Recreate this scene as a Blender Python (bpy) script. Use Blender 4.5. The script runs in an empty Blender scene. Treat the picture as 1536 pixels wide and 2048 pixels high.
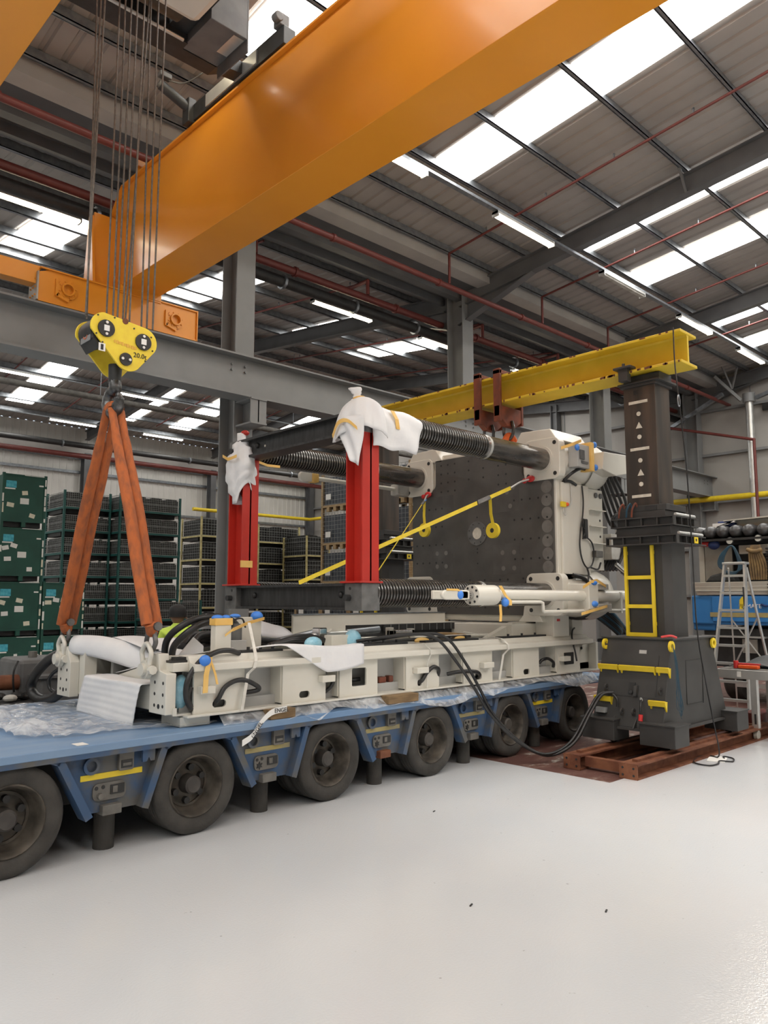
import bpy, math, random
from math import sin, cos, pi, radians
from mathutils import Vector, Matrix
random.seed(7)
SC = bpy.context.scene
COL = SC.collection
# ---------------- camera ----------------
cam_d = bpy.data.cameras.new('camera'); cam = bpy.data.objects.new('camera', cam_d); COL.objects.link(cam)
cam.location = (0, 0, 1.8)
cam_d.sensor_fit = 'VERTICAL'; cam_d.sensor_height = 24.0; cam_d.lens = 24.0 * 1540 / 2048
cam_d.clip_start = 0.05; cam_d.clip_end = 200
cam.rotation_euler = (pi / 2 + math.atan(176 / 1540), 0, -radians(43.9))
SC.camera = cam
# ---------------- world, exposure ----------------
w = bpy.data.worlds.new('sky'); SC.world = w; w.use_nodes = True
w.node_tree.nodes['Background'].inputs[0].default_value = (0.75, 0.86, 1.0, 1)
w.node_tree.nodes['Background'].inputs[1].default_value = 1.0
vs = SC.view_settings; vs.view_transform = 'Standard'; vs.look = 'None'; vs.gamma = 1; vs.use_curve_mapping = False
vs.exposure = 0.4
cy = SC.cycles
cy.max_bounces = 5; cy.diffuse_bounces = 3; cy.glossy_bounces = 3; cy.transmission_bounces = 2; cy.transparent_max_bounces = 8
cy.use_adaptive_sampling = True; cy.adaptive_threshold = 0.05; cy.time_limit = 1150; cy.sample_clamp_indirect = 6.0; cy.use_denoising = True
cy.caustics_reflective = False; cy.caustics_refractive = False; cy.use_light_tree = True
SKY_E = 9.0      # daylight through the translucent roof lights
TUBE_E = 16.0    # fluorescent tubes
# ---------------- materials ----------------
MT = {}
def pm(name, col, col2=None, scale=4.0, rough=0.5, metal=0.0, bump=0.0, bscale=None, rvar=0.0, detail=4, contrast=(0.35, 0.65), stretch=None, coat=0.0, spec=None):
    m = bpy.data.materials.new(name); m.use_nodes = True; nt = m.node_tree; b = nt.nodes['Principled BSDF']
    b.inputs['Roughness'].default_value = rough; b.inputs['Metallic'].default_value = metal
    if coat: b.inputs['Coat Weight'].default_value = coat; b.inputs['Coat Roughness'].default_value = 0.15
    if spec is not None: b.inputs['Specular IOR Level'].default_value = spec
    b.inputs['Base Color'].default_value = (*col, 1)
    if col2 is not None or bump or rvar:
        tc = nt.nodes.new('ShaderNodeTexCoord'); mp = nt.nodes.new('ShaderNodeMapping')
        nt.links.new(tc.outputs['Object'], mp.inputs[0])
        if stretch: mp.inputs['Scale'].default_value = stretch
        n = nt.nodes.new('ShaderNodeTexNoise'); n.inputs['Scale'].default_value = scale; n.inputs['Detail'].default_value = detail
        nt.links.new(mp.outputs[0], n.inputs[0])
        if col2 is not None:
            r = nt.nodes.new('ShaderNodeValToRGB'); r.color_ramp.elements[0].position = contrast[0]; r.color_ramp.elements[1].position = contrast[1]
            r.color_ramp.elements[0].color = (*col, 1); r.color_ramp.elements[1].color = (*col2, 1)
            nt.links.new(n.outputs[0], r.inputs[0]); nt.links.new(r.outputs[0], b.inputs['Base Color'])
        if rvar:
            mr = nt.nodes.new('ShaderNodeMapRange'); mr.inputs[3].default_value = max(0.02, rough - rvar); mr.inputs[4].default_value = min(1, rough + rvar)
            nt.links.new(n.outputs[0], mr.inputs[0]); nt.links.new(mr.outputs[0], b.inputs['Roughness'])
        if bump:
            n2 = nt.nodes.new('ShaderNodeTexNoise'); n2.inputs['Scale'].default_value = bscale or scale * 4; n2.inputs['Detail'].default_value = 2
            nt.links.new(mp.outputs[0], n2.inputs[0])
            bp = nt.nodes.new('ShaderNodeBump'); bp.inputs['Strength'].default_value = bump; bp.inputs['Distance'].default_value = 0.02
            nt.links.new(n2.outputs[0], bp.inputs['Height']); nt.links.new(bp.outputs[0], b.inputs['Normal'])
    MT[name] = m; return m
def emi(name, col, e):
    m = bpy.data.materials.new(name); m.use_nodes = True; nt = m.node_tree; b = nt.nodes['Principled BSDF']
    b.inputs['Base Color'].default_value = (*col, 1); b.inputs['Roughness'].default_value = 0.4
    b.inputs['Emission Color'].default_value = (*col, 1); b.inputs['Emission Strength'].default_value = e
    m.cycles.emission_sampling = 'FRONT'
    MT[name] = m; return m
pm('steel_paint', (.115, .118, .122), (.14, .143, .147), 2, .55)
pm('steel_light', (.215, .22, .22), (.24, .245, .245), 2, .5)
pm('galv', (.26, .285, .31), (.36, .385, .41), 9, .38, .75)
pm('sheet', (.35, .322, .296), (.40, .37, .343), 1.2, .55)
pm('gutter', (.40, .38, .36), (.46, .44, .41), 1.5, .6)
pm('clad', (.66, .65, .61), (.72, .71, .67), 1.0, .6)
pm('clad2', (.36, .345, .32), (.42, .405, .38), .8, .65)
pm('orange', (.76, .285, .020), (.80, .305, .024), 1.2, .36, coat=.2)
pm('crane_yellow', (.86, .66, .045), (.80, .58, .04), 14, .45)
pm('beam_yellow', (.66, .47, .03), (.74, .53, .045), 3, .42)
pm('yellow', (.82, .62, .03), (.74, .54, .03), 6, .45)
pm('pale_yellow', (.62, .55, .26), (.42, .35, .16), 8, .6)
pm('red_pipe', (.17, .04, .033), (.135, .033, .028), 5, .45)
pm('red', (.50, .030, .018), (.44, .025, .016), 3, .38)
pm('red_plastic', (.55, .03, .03), None, rough=.4)
pm('black', (.018, .018, .018), (.03, .03, .03), 8, .5)
pm('rubber', (.014, .014, .015), (.024, .024, .024), 8, .38)
pm('white_paint', (.66, .635, .56), (.70, .675, .60), 2.5, .35, coat=.2)
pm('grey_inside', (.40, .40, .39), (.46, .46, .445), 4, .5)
pm('platen', (.10, .096, .09), (.145, .138, .13), 3, .42, .55, contrast=(.3, .7), rvar=.1)
pm('platen_dark', (.105, .10, .095), (.14, .134, .127), 4, .45, .5)
pm('platen_mark', (.24, .23, .215), (.20, .19, .178), 9, .5, .5)
pm('tie_steel', (.12, .115, .11), (.22, .205, .19), 5, .27, .85, rvar=.08, stretch=(.4, 3, 3))
pm('thread_steel', (.15, .145, .14), (.22, .21, .20), 12, .24, .9)
pm('dark_steel', (.035, .035, .036), (.06, .06, .06), 4, .42, .4, stretch=(1, 6, 1))
pm('mill_steel', (.055, .049, .044), (.12, .09, .07), 2.2, .48, .45, stretch=(3, 3, .35), contrast=(.38, .75))
pm('end_block', (.20, .20, .195), (.14, .14, .137), 9, .5, .5)
pm('gantry_grey', (.036, .035, .034), (.048, .047, .045), 3, .5)
pm('rust', (.12, .038, .018), (.22, .085, .04), 6, .75, .1, bump=.2)
pm('clamp_red', (.22, .055, .025), (.12, .035, .02), 7, .6)
pm('blue', (.042, .088, .178), (.105, .105, .10), 4.2, .6, bump=.03, contrast=(.42, .62))
pm('blue_deck', (.13, .245, .43), (.22, .32, .46), 1.6, .5, stretch=(.6, 3, 1), contrast=(.3, .7))
pm('dusty_grey', (.11, .105, .095), (.17, .162, .145), 8, .75)
pm('dusty_yellow', (.42, .34, .12), (.28, .25, .15), 7, .6)
pm('tyre', (.030, .028, .025), (.066, .061, .054), 5, .8, bump=.15, bscale=60, contrast=(.3, .7))
pm('rim', (.04, .034, .028), (.15, .13, .105), 7, .6, .3, contrast=(.35, .7))
pm('hub', (.075, .068, .06), (.045, .04, .037), 9, .6)
pm('wood', (.24, .155, .075), (.15, .095, .045), 5, .8, stretch=(1, 6, 6))
pm('wood_pale', (.42, .31, .17), (.30, .20, .10), 6, .8, stretch=(6, 1, 6))
pm('foam', (.84, .84, .84), (.76, .76, .78), 3, .6, bump=.2, bscale=9)
pm('tape', (.80, .48, .12), (.86, .56, .18), 8, .5)
pm('blue_plastic', (.05, .22, .72), (.07, .26, .78), 6, .4)
pm('cyan_bag', (.25, .56, .72), (.45, .72, .84), 9, .3, bump=.5, bscale=20)
pm('sling', (.46, .12, .03), (.24, .08, .035), 5, .8, bump=.3, bscale=14, stretch=(4, 4, 1), contrast=(.4, .72))
pm('sling_bright', (.75, .15, .03), (.6, .12, .03), 8, .8, bump=.3)
pm('rope', (.085, .075, .066), (.14, .12, .10), 30, .5, .5)
pm('hook_metal', (.05, .05, .05), (.20, .20, .20), 9, .35, .8)
pm('shackle', (.13, .125, .12), (.22, .21, .20), 9, .45, .7)
pm('strap_yellow', (.85, .66, .04), (.78, .58, .03), 12, .6)
pm('strap_white', (.74, .72, .66), (.62, .60, .54), 14, .6)
pm('green', (.008, .06, .042), (.011, .078, .054), 3, .5)
pm('teal_frame', (.010, .075, .068), (.016, .10, .088), 6, .5)
pm('wire', (.36, .37, .36), (.25, .26, .25), 9, .5, .5)
pm('dark_goods', (.010, .010, .010), (.045, .044, .04), 14, .65, bump=.6, bscale=9, contrast=(.45, .75))
pm('goods_blue', (.05, .06, .075), (.085, .095, .115), 6, .5, bump=.3, bscale=18)
pm('paper', (.78, .77, .73), None, rough=.8)
pm('paper_cream', (.76, .72, .58), (.66, .62, .48), 20, .8)
pm('label_blue', (.03, .30, .42), (.10, .48, .56), 16, .6)
pm('alu', (.62, .62, .60), (.70, .70, .67), 6, .38, .75)
pm('chrome', (.62, .62, .62), None, rough=.14, metal=1.0)
pm('machine_grey', (.10, .10, .10), (.14, .14, .138), 5, .55)
pm('tank_grey', (.055, .055, .057), (.075, .075, .076), 6, .3)
pm('truck_blue', (.035, .19, .50), (.045, .22, .54), 3, .4)
pm('navy', (.012, .03, .12), None, rough=.5)
pm('cream_plastic', (.55, .53, .46), (.50, .48, .42), 4, .5)
pm('hose_blue', (.02, .07, .11), (.015, .05, .08), 6, .5)
pm('rope_brown', (.26, .17, .07), (.15, .10, .05), 8, .8)
pm('orange_tool', (.80, .11, .02), None, rough=.4)
pm('tarp', (.03, .032, .033), (.05, .052, .052), 6, .6, bump=.4)
pm('hivis', (.62, .82, .10), (.55, .74, .09), 6, .6)
pm('skin', (.22, .11, .07), None, rough=.5)
pm('hair', (.01, .009, .009), None, rough=.7)
pm('cloth_dark', (.02, .022, .03), None, rough=.8)
pm('mark_white', (.72, .69, .60), (.60, .57, .48), 20, .6)
pm('print_black', (.02, .02, .02), None, rough=.6)
pm('print_red', (.55, .13, .05), None, rough=.6)
pm('print_faded', (.74, .42, .06), None, rough=.6)
pm('print_white', (.82, .82, .80), None, rough=.6)
pm('glass_lens', (.8, .8, .75), None, rough=.05, metal=.6)
pm('copper_dark', (.10, .07, .045), (.06, .045, .03), 6, .5, .3)
pm('copper', (.45, .28, .12), (.3, .2, .1), 9, .5, .4)
pm('grime_white', (.55, .54, .50), (.36, .34, .30), 5, .7)
emi('skylight', (1.0, .975, .93), SKY_E)
emi('tube', (1.0, .86, .60), TUBE_E)
emi('tube_cool', (1.0, .93, .86), TUBE_E * .8)
emi('led', (1.0, .93, .8), 8.0)
def special():
    # checker-plate aluminium
    m = pm('checker_plate', (.42, .40, .36), (.36, .34, .30), 5, .4, .7); nt = m.node_tree; b = nt.nodes['Principled BSDF']
    tc = nt.nodes.new('ShaderNodeTexCoord'); mp = nt.nodes.new('ShaderNodeMapping'); mp.inputs['Rotation'].default_value = (radians(45), 0, 0)
    v = nt.nodes.new('ShaderNodeTexVoronoi'); v.inputs['Scale'].default_value = 22; v.inputs['Randomness'].default_value = 0
    bp = nt.nodes.new('ShaderNodeBump'); bp.inputs['Strength'].default_value = .8; bp.invert = True
    nt.links.new(tc.outputs['Object'], mp.inputs[0]); nt.links.new(mp.outputs[0], v.inputs[0]); nt.links.new(v.outputs[0], bp.inputs['Height']); nt.links.new(bp.outputs[0], b.inputs['Normal'])
    # clear polythene
    m = bpy.data.materials.new('polythene'); m.use_nodes = True; nt = m.node_tree; nt.nodes.clear()
    o = nt.nodes.new('ShaderNodeOutputMaterial'); mx = nt.nodes.new('ShaderNodeMixShader'); tr = nt.nodes.new('ShaderNodeBsdfTransparent'); pr = nt.nodes.new('ShaderNodeBsdfPrincipled')
    pr.inputs['Base Color'].default_value = (.80, .82, .84, 1); pr.inputs['Roughness'].default_value = .10
    tc = nt.nodes.new('ShaderNodeTexCoord'); n = nt.nodes.new('ShaderNodeTexNoise'); n.inputs['Scale'].default_value = 6; n.inputs['Detail'].default_value = 3; n.inputs['Distortion'].default_value = 1.5
    nt.links.new(tc.outputs['Object'], n.inputs[0])
    mr = nt.nodes.new('ShaderNodeMapRange'); mr.inputs[1].default_value = .3; mr.inputs[2].default_value = .75; mr.inputs[3].default_value = .14; mr.inputs[4].default_value = .68
    nt.links.new(n.outputs[0], mr.inputs[0]); nt.links.new(mr.outputs[0], mx.inputs[0]); nt.links.new(tr.outputs[0], mx.inputs[1]); nt.links.new(pr.outputs[0], mx.inputs[2]); nt.links.new(mx.outputs[0], o.inputs[0])
    bp = nt.nodes.new('ShaderNodeBump'); bp.inputs['Strength'].default_value = .6; bp.inputs['Distance'].default_value = .03
    nt.links.new(n.outputs[0], bp.inputs['Height']); nt.links.new(bp.outputs[0], pr.inputs['Normal'])
    MT['polythene'] = m
    # epoxy floor: pale grey, glossy, faint orange peel
    m = bpy.data.materials.new('epoxy'); m.use_nodes = True; nt = m.node_tree; b = nt.nodes['Principled BSDF']
    tc = nt.nodes.new('ShaderNodeTexCoord'); n = nt.nodes.new('ShaderNodeTexNoise'); n.inputs['Scale'].default_value = .7; n.inputs['Detail'].default_value = 6
    r = nt.nodes.new('ShaderNodeValToRGB'); r.color_ramp.elements[0].position = .3; r.color_ramp.elements[1].position = .7
    r.color_ramp.elements[0].color = (.63, .655, .68, 1); r.color_ramp.elements[1].color = (.68, .69, .70, 1)
    nt.links.new(tc.outputs['Object'], n.inputs[0]); nt.links.new(n.outputs[0], r.inputs[0])
    v = nt.nodes.new('ShaderNodeTexNoise'); v.inputs['Scale'].default_value = 22; v.inputs['Detail'].default_value = 3
    vr = nt.nodes.new('ShaderNodeValToRGB'); vr.color_ramp.elements[0].position = .20; vr.color_ramp.elements[1].position = .26; vr.color_ramp.elements[0].color = (.35, .34, .33, 1)
    nt.links.new(tc.outputs['Object'], v.inputs[0]); nt.links.new(v.outputs[0], vr.inputs[0])
    mix = nt.nodes.new('ShaderNodeMixRGB'); mix.blend_type = 'MULTIPLY'; mix.inputs[0].default_value = .6
    nt.links.new(r.outputs[0], mix.inputs[1]); nt.links.new(vr.outputs[0], mix.inputs[2]); nt.links.new(mix.outputs[0], b.inputs['Base Color'])
    n2 = nt.nodes.new('ShaderNodeTexNoise'); n2.inputs['Scale'].default_value = 70; n2.inputs['Detail'].default_value = 2
    bp = nt.nodes.new('ShaderNodeBump'); bp.inputs['Strength'].default_value = .13; bp.inputs['Distance'].default_value = .01
    nt.links.new(tc.outputs['Object'], n2.inputs[0]); nt.links.new(n2.outputs[0], bp.inputs['Height']); nt.links.new(bp.outputs[0], b.inputs['Normal'])
    b.inputs['Roughness'].default_value = .07; b.inputs['Specular IOR Level'].default_value = .5
    MT['epoxy'] = m
    # worn red floor paint with flaking white
    m = bpy.data.materials.new('worn_floor'); m.use_nodes = True; nt = m.node_tree; b = nt.nodes['Principled BSDF']
    tc = nt.nodes.new('ShaderNodeTexCoord'); mp = nt.nodes.new('ShaderNodeMapping'); mp.inputs['Scale'].default_value = (1, 2.2, 1)
    n = nt.nodes.new('ShaderNodeTexNoise'); n.inputs['Scale'].default_value = 1.8; n.inputs['Detail'].default_value = 9; n.inputs['Roughness'].default_value = .7
    r = nt.nodes.new('ShaderNodeValToRGB'); e = r.color_ramp.elements; e[0].position = .50; e[0].color = (.105, .045, .036, 1); e[1].position = .66; e[1].color = (.46, .43, .38, 1)
    x = e.new(.58); x.color = (.16, .09, .07, 1)
    nt.links.new(tc.outputs['Object'], mp.inputs[0]); nt.links.new(mp.outputs[0], n.inputs[0]); nt.links.new(n.outputs[0], r.inputs[0]); nt.links.new(r.outputs[0], b.inputs['Base Color'])
    b.inputs['Roughness'].default_value = .6; MT['worn_floor'] = m
special()
# ---------------- mesh builder ----------------
ORG = {}
V = Vector
class MB:
    def __init__(s): s.v = []; s.f = []
    def add(s, vs, fs):
        b = len(s.v); s.v += [tuple(p) for p in vs]; s.f += [tuple(i + b for i in f) for f in fs]; return s
    def box(s, x0, x1, y0, y1, z0, z1):
        return s.add([(x0, y0, z0), (x1, y0, z0), (x1, y1, z0), (x0, y1, z0), (x0, y0, z1), (x1, y0, z1), (x1, y1, z1), (x0, y1, z1)],
                     [(3, 2, 1, 0), (4, 5, 6, 7), (0, 1, 5, 4), (1, 2, 6, 5), (2, 3, 7, 6), (3, 0, 4, 7)])
    def obox(s, c, a, b, d):
        c, a, b, d = V(c), V(a), V(b), V(d)
        return s.add([c - a - b - d, c + a - b - d, c + a + b - d, c - a + b - d, c - a - b + d, c + a - b + d, c + a + b + d, c - a + b + d],
                     [(3, 2, 1, 0), (4, 5, 6, 7), (0, 1, 5, 4), (1, 2, 6, 5), (2, 3, 7, 6), (3, 0, 4, 7)])
    def frus(s, b, t, z0, z1):   # b,t = (x0,x1,y0,y1)
        return s.add([(b[0], b[2], z0), (b[1], b[2], z0), (b[1], b[3], z0), (b[0], b[3], z0), (t[0], t[2], z1), (t[1], t[2], z1), (t[1], t[3], z1), (t[0], t[3], z1)],
                     [(3, 2, 1, 0), (4, 5, 6, 7), (0, 1, 5, 4), (1, 2, 6, 5), (2, 3, 7, 6), (3, 0, 4, 7)])
    def bar(s, p, q, wd, h=None, up=(0, 0, 1)):
        p, q = V(p), V(q); h = wd if h is None else h; d = (q - p); u = V(up)
        if abs(d.normalized().dot(u)) > .98: u = V((1, 0, 0))
        a = d.cross(u).normalized() * wd / 2; b = a.cross(d).normalized() * h / 2
        return s.obox((p + q) / 2, d / 2, a, b)
    def prism(s, pts, pl, a, b):  # polygon in plane pl ('xy','xz','yz') extruded a->b on the third axis
        def P(u, v, t): return (u, v, t) if pl == 'xy' else ((u, t, v) if pl == 'xz' else (t, u, v))
        n = len(pts); vs = [P(u, v, a) for u, v in pts] + [P(u, v, b) for u, v in pts]
        return s.add(vs, [tuple(range(n - 1, -1, -1)), tuple(range(n, 2 * n))] + [(i, (i + 1) % n, n + (i + 1) % n, n + i) for i in range(n)])
    def frame(s, p0, ax):
        ax = V(ax).normalized(); u = V((0, 0, 1)) if abs(ax.z) < .9 else V((1, 0, 0))
        a = ax.cross(u).normalized(); return V(p0), ax, a, ax.cross(a)
    def rev(s, prof, p0, ax, n=20, a0=0, a1=None):  # prof = [(r, t)]
        p0, ax, a, b = s.frame(p0, ax); vs = []; fs = []; m = len(prof); full = a1 is None; a1 = 2 * pi if full else a1
        k = n if full else n + 1
        for i in range(k):
            th = a0 + (a1 - a0) * i / n; e = a * cos(th) + b * sin(th)
            vs += [p0 + ax * t + e * r for r, t in prof]
        for i in range(n):
            j = (i + 1) % k
            fs += [(i * m + q, i * m + q + 1, j * m + q + 1, j * m + q) for q in range(m - 1)]
        return s.add(vs, fs)
    def cyl(s, p, q, r, r2=None, n=14):
        p, q = V(p), V(q); L = (q - p).length; r2 = r if r2 is None else r2
        return s.rev([(0.0001, 0), (r, 0), (r2, L), (0.0001, L)], p, q - p, n)
    def ring(s, p, q, ro, ri, n=20):
        p, q = V(p), V(q); L = (q - p).length
        return s.rev([(ri, 0), (ro, 0), (ro, L), (ri, L), (ri, 0)], p, q - p, n)
    def sph(s, c, r, n=12, m=8, sc=(1, 1, 1)):
        c = V(c); vs = []; fs = []
        for i in range(m + 1):
            ph = pi * i / m
            for j in range(n):
                th = 2 * pi * j / n; vs.append((c.x + r * sc[0] * sin(ph) * cos(th), c.y + r * sc[1] * sin(ph) * sin(th), c.z + r * sc[2] * cos(ph)))
        for i in range(m):
            for j in range(n): fs.append((i * n + j, (i + 1) * n + j, (i + 1) * n + (j + 1) % n, i * n + (j + 1) % n))
        return s.add(vs, fs)
    def tube(s, pts, r, n=8, closed=False, sub=6, flat=None):
        pts = [V(p) for p in pts]
        if sub and len(pts) > 2: pts = spline(pts, sub, closed)
        m = len(pts); vs = []; fs = []; pa = None
        for i, p in enumerate(pts):
            d = (pts[(i + 1) % m] - pts[i - 1]) if closed else (pts[min(i + 1, m - 1)] - pts[max(i - 1, 0)])
            d.normalize()
            if pa is None:
                u = V((0, 0, 1)) if abs(d.z) < .9 else V((1, 0, 0)); a = d.cross(u).normalized()
            else: a = (pa - d * pa.dot(d)).normalized()
            pa = a; b = d.cross(a); rr = r[min(len(r) - 1, int(i * len(r) / m))] if isinstance(r, (list, tuple)) else r
            for j in range(n):
                th = 2 * pi * j / n; fa, fb = flat or (1, 1)
                vs.append(p + a * (rr * fa * cos(th)) + b * (rr * fb * sin(th)))
        for i in range(m if closed else m - 1):
            for j in range(n): fs.append((i * n + j, i * n + (j + 1) % n, ((i + 1) % m) * n + (j + 1) % n, ((i + 1) % m) * n + j))
        if not closed: fs += [tuple(range(n - 1, -1, -1)), tuple((m - 1) * n + j for j in range(n))]
        return s.add(vs, fs)
    def strip(s, pts, wv, th=.004, sub=0):  # flat webbing along pts, wv = width vector
        pts = [V(p) for p in pts]; wv = V(wv)
        if sub: pts = spline(pts, sub, False)
        for p, q in zip(pts, pts[1:]):
            d = q - p; nn = d.cross(wv)
            if nn.length < 1e-9: continue
            s.obox((p + q) / 2, d / 2, wv / 2, nn.normalized() * th / 2)
        return s
    def grid(s, fn, nu, nv):
        vs = [fn(i / nu, j / nv) for i in range(nu + 1) for j in range(nv + 1)]
        return s.add(vs, [(i * (nv + 1) + j, (i + 1) * (nv + 1) + j, (i + 1) * (nv + 1) + j + 1, i * (nv + 1) + j + 1) for i in range(nu) for j in range(nv)])
    def build(s, name, mat, parent=None, label=None, cat=None, group=None, kind=None, smooth=None, bev=0, solid=0, org=None):
        me = bpy.data.meshes.new(name)
        if parent is not None: o0 = ORG[parent.name]
        elif org is not None: o0 = V(org)
        else:
            xs = [p[0] for p in s.v]; ys = [p[1] for p in s.v]; zs = [p[2] for p in s.v]
            o0 = V(((min(xs) + max(xs)) / 2, (min(ys) + max(ys)) / 2, min(zs)))
        me.from_pydata([(p[0] - o0.x, p[1] - o0.y, p[2] - o0.z) for p in s.v], [], s.f)
        me.materials.append(MT[mat]); me.validate()
        if smooth:
            me.polygons.foreach_set('use_smooth', [True] * len(me.polygons)); me.set_sharp_from_angle(angle=radians(smooth))
        me.update()
        ob = bpy.data.objects.new(name, me); COL.objects.link(ob)
        if parent is not None: ob.parent = parent
        else: ob.location = o0
        ORG[ob.name] = o0
        if bev:
            m = ob.modifiers.new('bevel', 'BEVEL'); m.width = bev; m.segments = 2; m.limit_method = 'ANGLE'; m.angle_limit = radians(40)
        if solid:
            m = ob.modifiers.new('thickness', 'SOLIDIFY'); m.thickness = solid
        return tag(ob, label, cat, group, kind)
def spline(P, sub, closed):
    out = []; n = len(P)
    for i in range(n if closed else n - 1):
        p1, p2 = P[i], P[(i + 1) % n]
        p0 = P[i - 1] if (i > 0 or closed) else p1 * 2 - p2
        p3 = P[(i + 2) % n] if (closed or i + 2 < n) else p2 * 2 - p1
        for k in range(sub):
            t = k / sub; out.append(.5 * ((2 * p1) + (p2 - p0) * t + (2 * p0 - 5 * p1 + 4 * p2 - p3) * t * t + (3 * p1 - p0 - 3 * p2 + p3) * t ** 3))
    if not closed: out.append(P[-1])
    return out
def tag(o, label=None, cat=None, group=None, kind=None):
    if label: o['label'] = label
    if cat: o['category'] = cat
    if group: o['group'] = group
    if kind: o['kind'] = kind
    return o
def thing(name, loc, label, cat, group=None):
    o = bpy.data.objects.new(name, None); COL.objects.link(o); o.location = loc; o.empty_display_size = .1; ORG[o.name] = V(loc)
    return tag(o, label, cat, group)
def dup(o, loc=None, label=None, group=None, rz=None, parent=None):
    c = o.copy(); COL.objects.link(c); ORG[c.name] = V(loc) if loc is not None else ORG[o.name]
    if parent is not None: c.parent = parent
    if loc is not None: c.location = loc
    if rz is not None: c.rotation_euler = (0, 0, rz)
    if label: c['label'] = label
    if group: c['group'] = group
    for ch in list(o.children): dup(ch, parent=c)
    return c
def text(name, body, size, loc, rot, mat, parent=None, ext=.002):
    cu = bpy.data.curves.new(name, 'FONT'); cu.body = body; cu.size = size; cu.extrude = ext; cu.align_x = 'CENTER'; cu.align_y = 'CENTER'; cu.resolution_u = 3
    t = bpy.data.objects.new(name, cu); me = bpy.data.meshes.new_from_object(t); bpy.data.objects.remove(t)
    me.materials.clear(); me.materials.append(MT[mat])
    ob = bpy.data.objects.new(name, me); COL.objects.link(ob)
    if parent is not None: ob.parent = parent; ob.location = V(loc) - ORG[parent.name]
    else: ob.location = loc
    ob.rotation_euler = rot; ORG[ob.name] = V(loc); return ob
def M(): return MB()
def ibeam_y(m, xc, y0, y1, z0, z1, bw, tf=.02, tw=.014):   # I section running along y
    return m.box(xc - bw / 2, xc + bw / 2, y0, y1, z1 - tf, z1).box(xc - bw / 2, xc + bw / 2, y0, y1, z0, z0 + tf).box(xc - tw / 2, xc + tw / 2, y0, y1, z0 + tf, z1 - tf)
def ibeam_x(m, yc, x0, x1, z0, z1, bw, tf=.02, tw=.014):
    return m.box(x0, x1, yc - bw / 2, yc + bw / 2, z1 - tf, z1).box(x0, x1, yc - bw / 2, yc + bw / 2, z0, z0 + tf).box(x0, x1, yc - tw / 2, yc + tw / 2, z0 + tf, z1 - tf)
def rnd(a, b): return random.uniform(a, b)
def arc(cx, cy, r, a0, a1, n): return [(cx + r * cos(a0 + (a1 - a0) * i / n), cy + r * sin(a0 + (a1 - a0) * i / n)) for i in range(n + 1)]
def rrect(x0, x1, y0, y1, r, n=4):
    return arc(x1 - r, y1 - r, r, 0, pi / 2, n) + arc(x0 + r, y1 - r, r, pi / 2, pi, n) + arc(x0 + r, y0 + r, r, pi, 1.5 * pi, n) + arc(x1 - r, y0 + r, r, 1.5 * pi, 2 * pi, n)
ORDW = ['first', 'second', 'third', 'fourth', 'fifth', 'sixth', 'seventh', 'eighth', 'ninth', 'tenth', 'eleventh', 'twelfth']
# ================= BUILDING =================
FR = [-17.9, -11.5, -5.1, 1.3, 7.73, 14.17, 20.7, 27.1]       # portal frame lines
X0, X1 = -12.0, 27.35
YV, YR2, YW, YN = 12.2, 23.4, 34.6, -12.2
S_ = .113
def zs(y):   # underside of roof sheet
    if y <= YV: return 9.63 + S_ * (12 - abs(y))
    return 9.63 + S_ * (y - 12.4) if y < YR2 else 9.63 + S_ * (YR2 - 12.4) - S_ * (y - YR2)
M().box(X0, 7.08, YN, YW, -.2, 0).box(7.08, X1, YN, 4.13, -.2, 0).build('floor', 'epoxy', kind='structure', label='glossy pale grey epoxy floor')
M().box(7.08, X1, 4.13, YW, -.2, -.003).build('floor_worn', 'worn_floor', kind='structure', label='worn red-brown floor with flaking white paint')
def roofsheet(name, ya, yb):
    m = M(); pr = []; x = X0
    while x < X1:
        pr += [(x, 0), (x + .22, 0), (x + .25, .035), (x + .305, .035)]; x += .333
    pr.append((X1, 0)); n = len(pr); vs = []
    for y in (ya, yb): vs += [(px, y, zs(y) + .005 + pz) for px, pz in pr]
    for y in (ya, yb): vs += [(px, y, zs(y) + .09 + pz) for px, pz in pr]
    f = [(i, i + 1, n + i + 1, n + i) for i in range(n - 1)] + [(2 * n + i, 3 * n + i, 3 * n + i + 1, 2 * n + i + 1) for i in range(n - 1)]
    m.add(vs, f).build(name, 'sheet', kind='structure', label='grey profiled metal roof sheeting')
roofsheet('ceiling', 0, 12.2); roofsheet('ceiling', YN, 0); roofsheet('ceiling', 12.2, YR2); roofsheet('ceiling', YR2, YW)
# valley gutter underside
M().box(X0, X1, 11.05, 11.42, 9.36, 9.42).box(X0, X1, 11.05, 11.09, 9.42, 9.7).build('trim_1', 'gutter', kind='structure', label='pale valley gutter along the column line')
M().box(X0, X1, 11.42, 12.95, 9.40, 9.44).box(X0, X1, 11.9, 12.1, 9.2, 9.4).box(X0, X1, 12.5, 12.58, 9.22, 9.4).box(X0, X1, 12.84, 12.9, 9.42, 9.66).build('trim_1', 'steel_paint', kind='structure', label='dark valley beam over the columns')
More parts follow.
